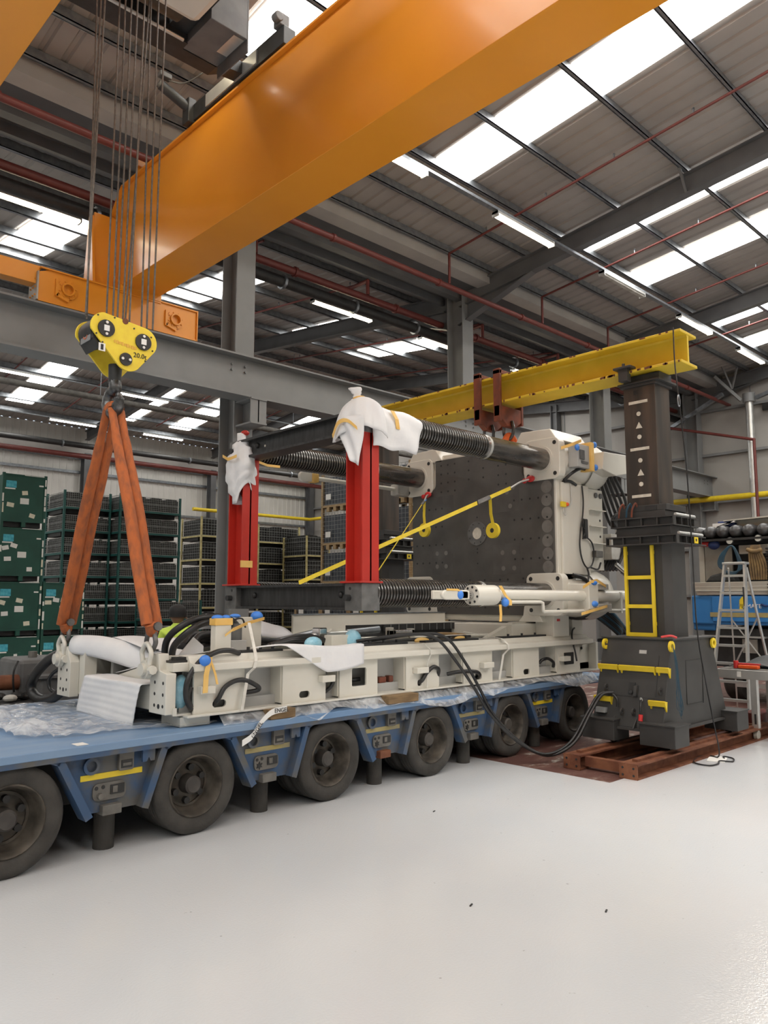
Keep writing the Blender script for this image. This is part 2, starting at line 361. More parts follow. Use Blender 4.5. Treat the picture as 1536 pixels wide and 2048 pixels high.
# roof lights (translucent strips)
wn = 0
SKX = [-10.6, -6.8, -2.4, 1.8, 6.15, 10.57, 15.0, 17.8, 22.2, 24.9]
for xc in SKX:
    for ya, yb in ((.9, 9.1), (-9.1, -.9), (15.9, 19.3), (27.3, 32.5)):
        if ya == -9.1 and xc > 20: continue
        m = M(); h = .52
        for z in (.0,): m.add([(xc - h, ya, zs(ya) - .012 + z), (xc + h, ya, zs(ya) - .012 + z), (xc + h, yb, zs(yb) - .012 + z), (xc - h, yb, zs(yb) - .012 + z)], [(3, 2, 1, 0)])
        wn += 1; m.build('window_%d' % wn, 'skylight', kind='structure', label='translucent roof light strip')
# purlins (Z sections) each its own piece
def purlin(y, xa, xb, dz=0):
    z = zs(y); h = .2
    M().box(xa, xb, y - .012, y + .012, z - h, z - .004).box(xa, xb, y, y + .07, z - .016, z - .002).box(xa, xb, y - .07, y, z - h, z - h + .014).box(xa, xb, y - .07, y - .056, z - h, z - h + .035).build('roof_purlin', 'galv', kind='structure')
for y in (10.95, 10.0, 9.05, 7.67, 6.15, 4.65, 3.15, 1.65, .3): purlin(y, X0, X1)
for y in (-1.65, -4.65, -7.67, -10): purlin(y, X0, X1)
for y in (13.6, 15.0, 16.5, 18.0, 19.5, 21.0, 22.6, 24.2, 25.7, 27.2, 28.7, 30.2, 31.7, 33.2): purlin(y, X0, X1)
# portal frames
def rafter(x, ya, yb):
    m = M(); a, b = V((x, ya, zs(ya) - .2)), V((x, yb, zs(yb) - .2)); d = b - a; up = V((0, -d.z, d.y)).normalized()
    if up.z < 0: up = -up
    H = .42
    for c, hw, hh in ((-.01, .1, .011), (-H + .01, .1, .011), (-H / 2, .008, H / 2)):
        m.obox((a + b) / 2 + up * c, d / 2, (hw, 0, 0), up * hh)
    m.build('roof_rafter', 'steel_paint', kind='structure')
for x in FR[1:]:
    rafter(x, .02, 12.0); rafter(x, 12.4, YR2); rafter(x, YR2, YW - .3)
    for ya, yb, dy in ((12, 9.8, -1), (12.4, 14.4, 1)):   # haunches
        m = M(); z0 = zs(ya) - .62; z1 = zs(yb) - .62
        m.prism([(ya, z0 - .45), (yb, z1 + .02), (ya, z0 + .05)], 'yz', x - .008, x + .008)
        a, b = V((x, ya, z0 - .45)), V((x, yb, z1)); d = b - a
        m.obox((a + b) / 2, d / 2, (.1, 0, 0), d.cross(V((1, 0, 0))).normalized() * .011)
        m.build('rafter_haunch', 'steel_paint', kind='structure')
    # purlin-to-rafter stays
    for y in (6.15, 3.2):
        M().bar((x - .35, y, zs(y) - .16), (x - .06, y, zs(y) - .6), .05, .05).build('rafter_stay', 'steel_paint', kind='structure')
def column(x, y, h, w_=.4, d_=.5, red=False):
    m = M(); m.box(x - w_ / 2, x + w_ / 2, y - d_ / 2, y - d_ / 2 + .025, 0, h).box(x - w_ / 2, x + w_ / 2, y + d_ / 2 - .025, y + d_ / 2, 0, h).box(x - .01, x + .01, y - d_ / 2 + .02, y + d_ / 2 - .02, 0, h)
    m.box(x - w_ / 2 - .05, x + w_ / 2 + .05, y - d_ / 2 - .05, y + d_ / 2 + .05, 0, .03)
    m.build('steel_column', 'steel_light' if red else 'steel_paint', kind='structure', label='grey steel stanchion carrying the crane runway')
for x in FR[1:]: column(x, 12.0, 9.35, red=True); column(x, YW - .35, 8.4, .3, .4)
column(27.1, -11.9, 9.3)
# thin red conduit on right edge of two columns
for x in FR[4:7]: M().cyl((x + .22, 11.8, .4), (x + .22, 11.8, 9.2), .014, n=6).build('red_conduit', 'red_pipe', label='thin red conduit up the %s' % {4: 'leftmost column', 5: 'middle column', 6: 'right column'}[FR.index(x)], cat='conduit', group='red conduits on columns')
# crane runway beams along x
m = ibeam_x(M(), 11.5, X0, 27.95, 5.39, 6.14, .42, .03, .02)
m.build('trim_2', 'steel_light', kind='structure', label='grey crane runway beam spanning the hall')
M().box(X0, 27.9, 11.46, 11.54, 6.14, 6.19).build('trim_3', 'steel_paint', kind='structure', label='crane rail on the runway beam')
ibeam_x(M(), -11.5, X0, 27.2, 5.39, 6.14, .42, .03, .02).build('trim_4', 'steel_light', kind='structure')
for i, x in enumerate(FR[3:]):   # corbel brackets
    m = M(); m.box(x - .17, x + .17, 11.25, 11.77, 5.36, 5.39).box(x - .012, x + .012, 11.27, 11.77, 4.95, 5.36).box(x - .17, x + .17, 11.25, 11.77, 4.92, 4.95).box(x - .17, x + .17, 11.27, 11.29, 4.95, 5.36)
    m.build('runway_bracket', 'steel_light', kind='structure')
    m = M()
    for dx in (-.14, .14):
        for dz in (-.04, -.14): m.cyl((x + dx - .3, 11.48, 6.02 + dz), (x + dx - .3, 11.455, 6.02 + dz), .022, n=8)
    m.build('beam_bolts', 'steel_light', kind='structure')
# walls
def ribwall(name, x0, x1, y, z0, z1, pitch=.3, mat='clad'):
    pr = []; x = x0
    while x < x1: pr += [(x, 0), (x + pitch - .08, 0), (x + pitch - .06, -.03), (x + pitch - .02, -.03)]; x += pitch
    pr.append((x1, 0)); n = len(pr); vs = [(a, y + b, z0) for a, b in pr] + [(a, y + b, z1) for a, b in pr] + [(x0, y + .2, z0), (x1, y + .2, z0), (x1, y + .2, z1), (x0, y + .2, z1)]
    f = [(i, i + 1, n + i + 1, n + i) for i in range(n - 1)] + [(2 * n + 1, 2 * n, 2 * n + 3, 2 * n + 2)]
    M().add(vs, f).build(name, mat, kind='structure', label='pale vertical-ribbed wall cladding')
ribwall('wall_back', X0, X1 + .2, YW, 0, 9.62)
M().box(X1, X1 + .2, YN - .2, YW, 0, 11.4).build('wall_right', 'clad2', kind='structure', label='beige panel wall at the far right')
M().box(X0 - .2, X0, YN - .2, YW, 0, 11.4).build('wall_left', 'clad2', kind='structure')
M().box(X0, X1, YN - .2, YN, 0, 9.7).build('wall_front', 'clad', kind='structure')
# sheeting rails / wall joints
for z, h in ((8.15, .16), (7.5, .12), (5.9, .1), (4.1, .1), (2.2, .1)): M().box(X0, X1, YW - .14, YW - .04, z, z + h).build('trim_5', 'galv', kind='structure')
M().box(X0, X1, YW - .5, YW - .06, 8.3, 8.62).build('trim_6', 'gutter', kind='structure', label='eaves beam')
for z in (1.9, 3.55, 5.2, 6.9, 8.5): M().box(X1 - .16, X1 - .02, YN, YW, z, z + .09).build('trim_7', 'steel_light', kind='structure')
for y in (-8, -2.5, 2.0, 4.6, 7.3, 10.0, 14.5, 17.5, 21, 24.5, 28, 31.5): M().box(X1 - .025, X1 - .003, y, y + .035, 0, 10.2).build('trim_8', 'steel_light', kind='structure')
for y in (8.6, 5.2, 17.8, 23.4, 29): column(27.1, y, 9.9, .3, .3)
# ---- strip lights ----
def strip_light(x0, y, z, lab, on=True, cool=False, L=1.85, grp='fluorescent strip lights'):
    t = thing('strip_light', (x0 + L / 2, y, z), lab, 'light', grp)
    M().box(x0, x0 + L, y - .07, y + .07, z + .05, z + .1).box(x0, x0 + .03, y - .075, y + .075, z, z + .1).box(x0 + L - .03, x0 + L, y - .075, y + .075, z, z + .1).build('housing', 'alu', t)
    m = M()
    m.prism([(y - .05, z + .05), (y - .045, z + .008), (y + .045, z + .008), (y + .05, z + .05)], 'yz', x0 + .03, x0 + L - .03)
    m.build('diffuser', ('tube_cool' if cool else 'tube') if on else 'grime_white', t, smooth=None)
ns = ['behind the orange girder', 'right of the orange girder', 'unlit, above the yellow beam', 'above the near end of the yellow beam', 'at the far right of the row']
for i, x in enumerate((7.16, 10.91, 14.67, 18.38, 22.08)):
    strip_light(x, 8.36, 8.88, 'fluorescent strip light on the near tray, ' + ns[i], on=(i != 2))
strip_light(3.4, 8.36, 8.88, 'fluorescent strip light on the near tray, hidden over the crane')
M().box(X0, X1, 8.31, 8.41, 9.0, 9.05).build('cable_tray', 'galv', label='long galvanised cable tray carrying the near strip lights', cat='cable tray')
M().box(X0, X1, 13.37, 13.45, 8.72, 8.76).build('cable_tray', 'galv', label='galvanised cable tray just behind the columns', cat='cable tray')
for i, x in enumerate((10.61, 14.2, 3.4, 18.2)): strip_light(x, 13.41, 8.58, 'warm strip light behind the columns, ' + ['between the two grey columns', 'beside the middle column', 'left of the first column', 'right of the middle column'][i])
for i, x in enumerate((6.85, 10.9, 15.0)): strip_light(x, 24.1, 8.6, 'white strip light in the far bay, ' + ['at the left edge', 'behind the hook', 'behind the first column'][i], cool=True)
for i, x in enumerate((10.7, 14.5, 18.4)): strip_light(x, 29.5, 8.6, 'white strip light over the racking, ' + ['left of the slings', 'right of the slings', 'behind the column'][i], cool=True)
for y_, nm_ in ((24.1, 'in the middle of the far bay'), (29.5, 'over the racking')):
    M().box(X0, X1, y_ - .035, y_ + .035, 8.70, 8.735).build('cable_tray', 'galv', label='galvanised light tray ' + nm_, cat='cable tray')
M().cyl((X0, 21.2, 7.55), (X1, 21.2, 7.55), .09, n=10).build('heater_pipe', 'dusty_grey', smooth=40, label='long grey heating pipe hung across the far bay', cat='pipe')
for x in (9.1, 16.0): M().cyl((x, 21.2, 7.6), (x, 21.2, zs(21.2) - .2), .01, n=5).build('hanger_wire', 'galv', label='thin hanger wire holding the grey heating pipe, %s' % ('by the hook block' if x < 10 else 'behind the column'), cat='wire')
# ---- pipes ----
def pipe(name, pts, r, mat, label, cat='pipe', group=None, joints=()):
    t = thing(name, pts[0], label, cat, group)
    m = M()
    for p, q in zip(pts, pts[1:]): m.cyl(p, q, r, n=10)
    for p in pts[1:-1]: m.sph(p, r * 1.12, 8, 6)
    m.build('pipe_run', mat, t, smooth=50)
    if joints:
        m = M()
        for p, ax in joints: m.ring(V(p) - V(ax) * .03, V(p) + V(ax) * .03, r * 1.35, r * .9, 10)
        m.build('pipe_collars', mat if mat != 'black' else 'galv', t, smooth=50, kind='stuff')
    return t
pipe('sprinkler_main', [(X0, 10.75, 8.66), (X1, 10.75, 8.66)], .062, 'red_pipe', 'long red sprinkler main in front of the columns', joints=[((x, 10.75, 8.66), (1, 0, 0)) for x in range(-9, 27, 3)])
pipe('sprinkler_main', [(X0, 12.6, 8.72), (X1, 12.6, 8.72)], .085, 'red_pipe', 'thick red sprinkler main passing behind the columns', joints=[((x + .5, 12.6, 8.72), (1, 0, 0)) for x in range(-9, 27, 3)])
pipe('rainwater_pipe', [(X0, 12.62, 8.42), (X1, 12.62, 8.42)], .12, 'black', 'fat black drain pipe under the thick red main', joints=[((x + .2, 12.62, 8.42), (1, 0, 0)) for x in range(-9, 27, 2)])
pipe('sprinkler_main', [(X0, 32.8, 8.0), (X1, 32.8, 8.0)], .11, 'red_pipe', 'red sprinkler main along the far wall')
pipe('rainwater_pipe', [(X0, 32.5, 8.4), (X1, 32.5, 8.4)], .12, 'black', 'black drain pipe along the far wall', joints=[((x + .4, 32.5, 8.4), (1, 0, 0)) for x in range(0, 27, 3)])
def branch(x, ya, yb, lab, drop=.34):
    pts = [(x, ya, zs(ya) - drop), (x, yb, zs(yb) - drop)]
    t = pipe('sprinkler_branch', pts, .026, 'red_pipe', lab, group='sprinkler branch pipes')
    m = M(); y = min(ya, yb) + .7
    while y < max(ya, yb) - .3:
        z = zs(y) - drop; m.cyl((x, y, z), (x, y, z + .09), .014, n=6).cyl((x, y, z + .09), (x, y, z + .12), .03, .01, n=6); y += 1.5
    m.build('sprinkler_heads', 'galv', t, kind='stuff')
    return t
for i, (x, lab) in enumerate(((12.35, 'over the platen bay'), (15.9, 'beyond the near rafter'), (19.1, 'above the gantry tower'), (22.6, 'at the far right of the roof'), (6.6, 'hidden behind the orange girder'))):
    branch(x, 10.75, 1.5, 'thin red sprinkler branch up the near roof slope, ' + lab)
    pipe('sprinkler_riser', [(x, 10.75, zs(10.75) - .34), (x, 10.75, 8.73)], .03, 'red_pipe', 'short red riser off the front main, ' + lab, group='sprinkler risers')
for i, (x, lab) in enumerate(((3.6, 'at the left edge'), (9.1, 'behind the hook'), (12.2, 'between the columns'), (16.4, 'behind the middle column'), (20.0, 'behind the yellow beam'))):
    branch(x, 13.2, 22.8, 'thin red sprinkler branch in the far bay, ' + lab, .227)
    branch(x, 24.2, 32.0, 'thin red sprinkler branch on the far slope, ' + lab, .227)
    pipe('sprinkler_riser', [(x - .6, 12.6, 8.81), (x - .6, 12.6, 9.15), (x - .6, 13.4, 9.15)], .045, 'red_pipe', 'red elbow riser off the rear main, ' + lab, group='sprinkler elbows')
pipe('rainwater_pipe', [(20.6, 32.4, 8.4), (20.6, 32.4, 7.3), (20.2, 32.2, 7.05)], .13, 'black', 'black swan-neck drop pipe by the far wall corner')
pipe('yellow_gas_pipe', [(19.3, 33.6, 6.25), (26.6, 33.6, 6.25), (26.6, 16.5, 6.25)], .09, 'yellow', 'yellow gas pipe along the far wall above the racking')
pipe('yellow_gas_pipe', [(26.7, 13.4, 5.3), (26.7, 2.0, 5.3)], .1, 'yellow', 'thick yellow gas pipe on the right wall beyond the gantry tower')
pipe('black_duct', [(26.2, 22, 5.8), (26.2, 11.5, 5.8)], .16, 'black', 'black ribbed duct on the end wall behind the yellow beam', joints=[((26.2, y, 5.8), (0, 1, 0)) for y in (13, 15, 17, 19)])
pipe('sprinkler_drop', [(26.3, 14, 8.4), (26.3, 9.6, 7.1), (26.3, 9.6, 4.2)], .05, 'red_pipe', 'red sprinkler pipe dropping down the right wall')
# ================= OVERHEAD CRANE =================
cr = thing('bridge_crane', (4.0, 11.4, 6.19), 'orange double-girder overhead crane bridge', 'crane')
def girder(xa, xb, y0=-11.3, y1=11.35):
    t = .03
    m = M(); pr = [(y0, 6.75), (y1, 6.75), (y1 + .35, 7.05), (y1 + .35, 8.02), (y1, 8.38), (y0, 8.38)]
    m.prism(pr, 'yz', xa, xb)
    g = m.build('girder', 'orange', cr, bev=.006)
    M().box(xa - .06, xb + .06, y0, y1, 8.38, 8.41).obox((xa / 2 + xb / 2, y1 + .175, 8.215), (xb / 2 - xa / 2 + .06, 0, 0), (0, .175, -.18), (0, .0095, .009)).box(xa - .06, xb + .06, y1 + .35, y1 + .375, 6.9, 8.05).build('top_flange', 'orange', cr)
    M().box((xa + xb) / 2 - .03, (xa + xb) / 2 + .03, y0, y1 - .3, 8.41, 8.46).build('trolley_rail', 'dark_steel', cr)
    return g
girder(5.12, 5.78); girder(1.48, 2.14)
# triangular foot gusset and end plate
M().prism([(11.3, 6.63), (11.75, 6.63), (11.75, 7.1), (11.3, 6.76)], 'yz', 5.10, 5.80).build('girder_foot', 'orange', cr)
M().prism([(11.45, 6.63), (11.85, 6.63), (11.72, 7.9), (11.62, 7.9)], 'yz', 4.72, 4.76).box(4.76, 5.12, 11.6, 11.64, 6.63, 7.95).build('stiffener', 'orange', cr)
M().box(5.14, 5.3, 10.95, 11.0, 8.41, 8.72).build('end_stop', 'orange', cr)
def carriage(x0, x1, nm):
    t = M().prism([(x0, 6.17), (x1, 6.17), (x1, 6.66), (x0 + .15, 6.66), (x0, 6.6)], 'xz', 11.32, 11.62)
    c = t.build('end_carriage', 'orange', cr, bev=.008)
    M().box(x0 + .02, x1, 11.29, 11.65, 6.655, 6.675).box(x0, x1 + .01, 11.29, 11.65, 6.15, 6.17).box(x1, x1 + .02, 11.29, 11.65, 6.15, 6.68).build('carriage_flange', 'orange', c)
    for xx in (x0 + .42, x1 - .4):
        M().ring((xx, 11.32, 6.42), (xx, 11.29, 6.42), .15, .075, 24).ring((xx, 11.30, 6.42), (xx, 11.25, 6.42), .10, .075, 20).build('bearing_ring', 'orange', c, smooth=40)
        M().cyl((xx, 11.319, 6.42), (xx, 11.312, 6.42), .078, n=20).build('bearing_bore', 'orange', c)
        m = M()
        for a in range(8): m.cyl((xx + .125 * cos(a * pi / 4 + .3), 11.292, 6.42 + .125 * sin(a * pi / 4 + .3)), (xx + .125 * cos(a * pi / 4 + .3), 11.275, 6.42 + .125 * sin(a * pi / 4 + .3)), .014, n=6)
        m.build('bearing_bolts', 'orange', c, kind='stuff')
        M().obox((xx - .16, 11.305, 6.42), (.02, 0, 0), (0, .02, 0), (0, 0, .13)).obox((xx - .07, 11.305, 6.28), (.09, 0, -.03), (0, .02, 0), (.005, 0, .02)).build('keeper_plate', 'orange', c)
        m = M(); m.cyl((xx, 11.38, 6.26), (xx, 11.56, 6.26), .08, n=18); m.build('carriage_wheel', 'dark_steel', c, smooth=40)
    return c
c = carriage(3.86, 6.46, 'far')
M().box(3.84, 3.86, 11.30, 11.64, 6.17, 6.60).build('buffer_plate', 'grime_white', c)
m = M()
for k in range(9): m.cyl((3.845, 11.36 + .09 * (k % 3), 6.25 + .12 * (k // 3)), (3.82, 11.36 + .09 * (k % 3), 6.25 + .12 * (k // 3)), .012, n=6)
m.build('plate_bolts', 'orange', c, kind='stuff')
M().box(2.35, 4.05, 11.36, 11.56, 6.42, 6.70).build('link_beam', 'orange', cr, bev=.006)
M().cyl((3.93, 11.37, 6.62), (3.93, 11.33, 6.62), .045, n=14).build('link_pin', 'dark_steel', cr)
M().prism([(0.6, 6.17), (2.5, 6.17), (2.5, 6.66), (.6, 6.66)], 'xz', 11.32, 11.62).build('end_carriage', 'orange', cr, bev=.008)
M().prism([(1.0, 6.17), (6.0, 6.17), (6.0, 6.66), (1.0, 6.66)], 'xz', -11.62, -11.3).build('end_carriage', 'orange', cr, bev=.008)
# ---- trolley with hoist ----
tr = thing('hoist_trolley', (3.6, 7.0, 8.46), 'black hoist trolley with white drum cover riding on the orange girders', 'hoist')
M().box(5.06, 5.24, 7.0, 9.2, 8.46, 8.70).build('trolley_carriage', 'black', tr, bev=.008)
M().box(1.72, 1.9, 5.0, 9.2, 8.46, 8.70).build('trolley_carriage', 'black', tr, bev=.008)
M().box(5.04, 5.06, 7.55, 8.75, 8.48, 8.66).build('cover_plate', 'alu', tr)
for y in (7.35, 8.9): M().cyl((5.36, y, 8.55), (5.54, y, 8.55), .09, n=16).build('trolley_wheel', 'dark_steel', tr, smooth=40)
m = M()
m.box(1.9, 4.2, 7.74, 8.06, 8.39, 8.58).box(1.9, 4.7, 5.3, 5.5, 8.48, 8.64).box(1.95, 2.2, 5.5, 7.74, 8.44, 8.6).box(3.95, 4.18, 5.5, 7.74, 8.5, 8.6).prism([(4.2, 8.39), (4.66, 8.39), (4.80, 8.47), (5.06, 8.50), (5.06, 8.66), (4.2, 8.58)], 'xz', 7.86, 8.06)
m.build('trolley_frame', 'black', tr)
M().box(2.2, 3.95, 5.6, 7.74, 8.66, 8.70).build('frame_floor', 'black', tr)
M().cyl((2.05, 7.70, 8.375), (4.12, 7.70, 8.375), .022, n=8).build('conduit', 'alu', tr, smooth=40)
M().cyl((2.3, 7.36, 8.50), (3.9, 7.36, 8.50), .19, n=28).build('rope_drum', 'copper_dark', tr, smooth=40)
m = M(); x = 2.36
while x < 3.4: m.ring((x, 7.36, 8.50), (x + .03, 7.36, 8.50), .205, .18, 24); x += .055
m.build('wound_rope', 'rope', tr, smooth=40, kind='stuff')
M().box(3.30, 4.02, 6.62, 7.22, 8.20, 8.95).build('drum_cover', 'white_paint', tr, bev=.09)
M().box(2.4, 3.28, 6.7, 7.1, 8.34, 8.9).build('gear_casing', 'machine_grey', tr, bev=.06)
M().box(4.19, 4.68, 7.20, 7.86, 8.40, 8.98).build('control_cabinet', 'machine_grey', tr, bev=.008)
M().box(4.68, 4.695, 7.2, 7.86, 8.24, 8.98).build('cabinet_side_plate', 'machine_grey', tr)
M().box(4.52, 4.66, 7.24, 7.62, 8.394, 8.399).build('rating_plate', 'alu', tr)
M().box(4.74, 4.80, 7.70, 7.78, 8.40, 8.43).build('indicator_lamp', 'led', tr)
# travel motor at the far end of the carriage
mo = M().cyl((5.02, 9.18, 8.66), (4.60, 9.20, 8.82), .068, n=14).build('travel_motor', 'black', tr, smooth=40)
M().cyl((4.60, 9.20, 8.82), (4.57, 9.20, 8.832), .06, n=14).cyl((4.75, 9.195, 8.763), (4.77, 9.195, 8.755), .062, n=14).build('motor_fan', 'dusty_grey', mo, smooth=40)
M().box(4.55, 4.72, 9.1, 9.2, 8.90, 8.97).build('terminal_box', 'machine_grey', mo, bev=.01)
M().box(4.98, 5.1, 9.1, 9.27, 8.42, 8.78).build('gearbox', 'black', mo, bev=.01)
M().tube([(4.70, 9.15, 8.9), (4.85, 9.0, 8.86), (4.95, 8.7, 8.9), (5.0, 8.5, 9.0)], .01, 6).build('motor_cable', 'dusty_grey', mo)
M().box(5.02, 5.16, 7.02, 7.16, 8.70, 8.86).cyl((5.0, 7.1, 8.78), (5.0, 7.0, 8.78), .06, n=12).build('limit_switch', 'machine_grey', tr, bev=.01)
# wire ropes: each a rope of its own
BX, BY, BZ = 2.96, 6.6, 4.10
KB = .88
ropes = [(-.29, .10, -.24, .1), (-.27, .02, -.27, .04), (-.25, -.06, -.30, -.02), (-.05, .12, -.05, .12), (-.02, .06, -.02, .05), (.02, 0, .0, 0), (.06, -.05, .03, -.05), (.11, -.1, .07, -.1), (.28, .12, .12, .1), (.24, .07, .27, .07), (.29, 0, .29, 0), (.33, -.08, .32, -.06)]
for a, b, c_, d in ropes: M().cyl((BX + a, BY + b, 8.52), (BX + c_, BY + d, BZ + .22), .0085, n=6).build('wire_rope', 'rope', tr)
# ---- hook block ----
hb = thing('hook_block', (BX, BY, BZ - .5), 'yellow 20 tonne hook block with black sheave caps', 'hook block')
def plate(off=0):
    o = []
    for cx, cz, r, a0, a1 in ((-.20, .10, .155, pi * .55, pi * 1.08), (.05, -.135, .16, pi * 1.20, pi * 1.72), (.20, .045, .155, -pi * .25, pi * .45)):
        o += arc(BX + cx * KB, BZ + cz * KB, r * KB, a0, a1, 9)
    return o
for y0, y1 in ((BY - .17, BY - .15), (BY + .15, BY + .17)): M().prism(plate(), 'xz', y0, y1).build('cheek_plate', 'crane_yellow', hb, bev=.003)
M().box(BX - .28, BX - .24, BY - .14, BY + .14, BZ - .02, BZ + .13).obox((BX - .235, BY, BZ - .05), (.03, 0, -.04), (0, .14, 0), (.010, 0, .008)).build('side_guard', 'black', hb, bev=.004)
M().box(BX - .285, BX - .28, BY - .1, BY + .1, BZ - .03, BZ + .11).build('warning_panel', 'steel_light', hb)
M().ring((BX - .288, BY, BZ + .04), (BX - .285, BY, BZ + .04), .045, .035, 16).build('warning_mark', 'print_red', hb)
for dx, dz in ((-.175, .08), (.175, .035)):
    s_ = M().cyl((BX + dx, BY - .13, BZ + dz), (BX + dx, BY + .13, BZ + dz), .125, n=24).build('sheave', 'dark_steel', hb, smooth=40)
    c_ = M().cyl((BX + dx, BY - .17, BZ + dz), (BX + dx, BY - .185, BZ + dz), .076, n=24).build('sheave_cap', 'black', hb, smooth=40)
    M().box(BX + dx - .024, BX + dx + .024, BY - .192, BY - .185, BZ + dz - .026, BZ + dz + .026).build('cap_plate', 'print_white', c_)
    for k in (-1, 1): M().cyl((BX + dx, BY - .185, BZ + dz + k * .052), (BX + dx, BY - .194, BZ + dz + k * .052), .013, n=10).build('cap_bolt', 'alu', c_)
c_ = M().cyl((BX + .015, BY - .17, BZ - .16), (BX + .015, BY - .185, BZ - .16), .058, n=24).build('trunnion_cap', 'black', hb, smooth=40)
for k in (-1, 1): M().cyl((BX + .015 + k * .034, BY - .185, BZ - .16), (BX + .015 + k * .034, BY - .194, BZ - .16), .013, n=10).build('cap_bolt', 'alu', c_)
M().cyl((BX + .0, BY - .1705, BZ + .19), (BX + .0, BY - .174, BZ + .19), .028, n=16).build('rope_hole', 'rust', hb)
m = M()
for dx, dz in ((-.3, .22), (-.12, .235), (.1, .17), (.3, .12), (.32, -.03), (.24, -.16), (-.31, .02), (-.24, -.06)): m.cyl((BX + dx * .84, BY - .17, BZ + dz * .84), (BX + dx * .84, BY - .176, BZ + dz * .84), .008, n=6)
m.build('edge_bolts', 'black', hb, kind='stuff')
text('capacity_lettering', '20.0t', .062, (BX + .15, BY - .1725, BZ - .10), (pi / 2, 0, 0), 'print_black', hb)
m = M()
for k in range(9): m.obox((BX - .09 + .024 * k, BY - .1715, BZ - .015 - .003 * k), (.008 + .002 * (k % 3), 0, .001), (0, .001, 0), (0, 0, .012 + .004 * (k % 2)))
m.build('faded_lettering', 'print_faded', hb, kind='stuff')
M().box(BX - .235, BX - .175, BY - .173, BY - .17, BZ - .13, BZ - .06).build('sticker', 'print_white', hb)
M().box(BX - .217, BX - .193, BY - .175, BY - .173, BZ - .12, BZ - .07).build('sticker_print', 'print_black', hb)
# hook
M().cyl((BX, BY, BZ - .18), (BX, BY, BZ - .36), .06, .055, n=16).build('hook_shank', 'black', hb, smooth=40)
pts = [(BX, BY, BZ - .33)] + [(BX, BY + .105 * cos(a), BZ - .51 + .105 * sin(a)) for a in [radians(q) for q in (100, 60, 20, -20, -60, -100, -140, -175, -205)]]
m = M(); m.tube(pts, [.055, .055, .055, .06, .065, .065, .06, .055, .045, .03], 12, sub=4); m.build('hook', 'hook_metal', hb, smooth=50)
# slings: left one and right one, two strands each
def sling(name, y, x, z, lab, yo):
    t = thing(name, (x, y, z), lab, 'sling', 'orange round slings on the hook')
    for k, (dx, dy) in enumerate(((-.055, -.035), (.06, .035))):
        a = V((BX + dx * .8, BY + yo + dy * .3, BZ - .60)); b = V((x + dx * 1.0, y + dy, z))
        mid = (a + b) / 2 + V((0, .02 * (1 if y > BY else -1), 0))
        rr = [.03, .037, .042, .043, .044, .044, .042, .042]
        M().tube([a, a * .75 + b * .25, mid, a * .25 + b * .75, b], rr, 10, sub=6, flat=(.75, 1.25)).build('sling_strand', 'sling', t, smooth=60)
    M().tube([(BX - .035, BY + yo, BZ - .6), (BX - .02, BY + yo * .5, BZ - .56), (BX + .02, BY + yo * .5, BZ - .56), (BX + .045, BY + yo, BZ - .6)], .042, 8).build('top_loop', 'sling', t, smooth=60)
    M().tube([(x - .035, y - .05, z + .01), (x - .01, y - .03, z - .045), (x + .02, y + .03, z - .045), (x + .04, y + .05, z + .01)], .05, 8).build('bottom_loop', 'sling', t, smooth=60)
sling('lifting_sling', 7.50, 2.98, 1.57, 'dirty orange lifting sling running down to the left shackle', .05)
sling('lifting_sling', 5.86, 3.02, 1.60, 'dirty orange lifting sling running down to the right shackle', -.05)
def shackle(x, y, z, lab, mat='shackle', s=1.0, flip=1):
    t = thing('bow_shackle', (x, y, z), lab, 'shackle', 'lifting shackles')
    m = M(); pts = [(x, y - .055 * s, z - .09 * s * flip), (x, y - .06 * s, z - .02 * flip), (x, y - .075 * s, z + .05 * s * flip), (x, y, z + .115 * s * flip), (x, y + .075 * s, z + .05 * s * flip), (x, y + .06 * s, z - .02 * flip), (x, y + .055 * s, z - .09 * s * flip)]
    m.tube(pts, .02 * s, 10).build('bow', mat, t, smooth=60)
    M().cyl((x, y - .1 * s, z - .09 * s * flip), (x, y + .1 * s, z - .09 * s * flip), .022 * s, n=12).build('pin', mat, t, smooth=40)
    M().cyl((x, y - .09 * s, z - .09 * s * flip), (x, y - .12 * s, z - .09 * s * flip), .036 * s, n=8).build('nut', mat, t)
for y, x, side in ((7.50, 2.98, 'left'), (5.86, 3.02, 'right')):
    shackle(x, y, 1.50, 'dark bow shackle in the %s orange sling' % side, flip=-1)
    shackle(x - .03, y + .01, 1.335, 'white painted bow shackle on the %s bed lug' % side, 'white_paint', 1.0)
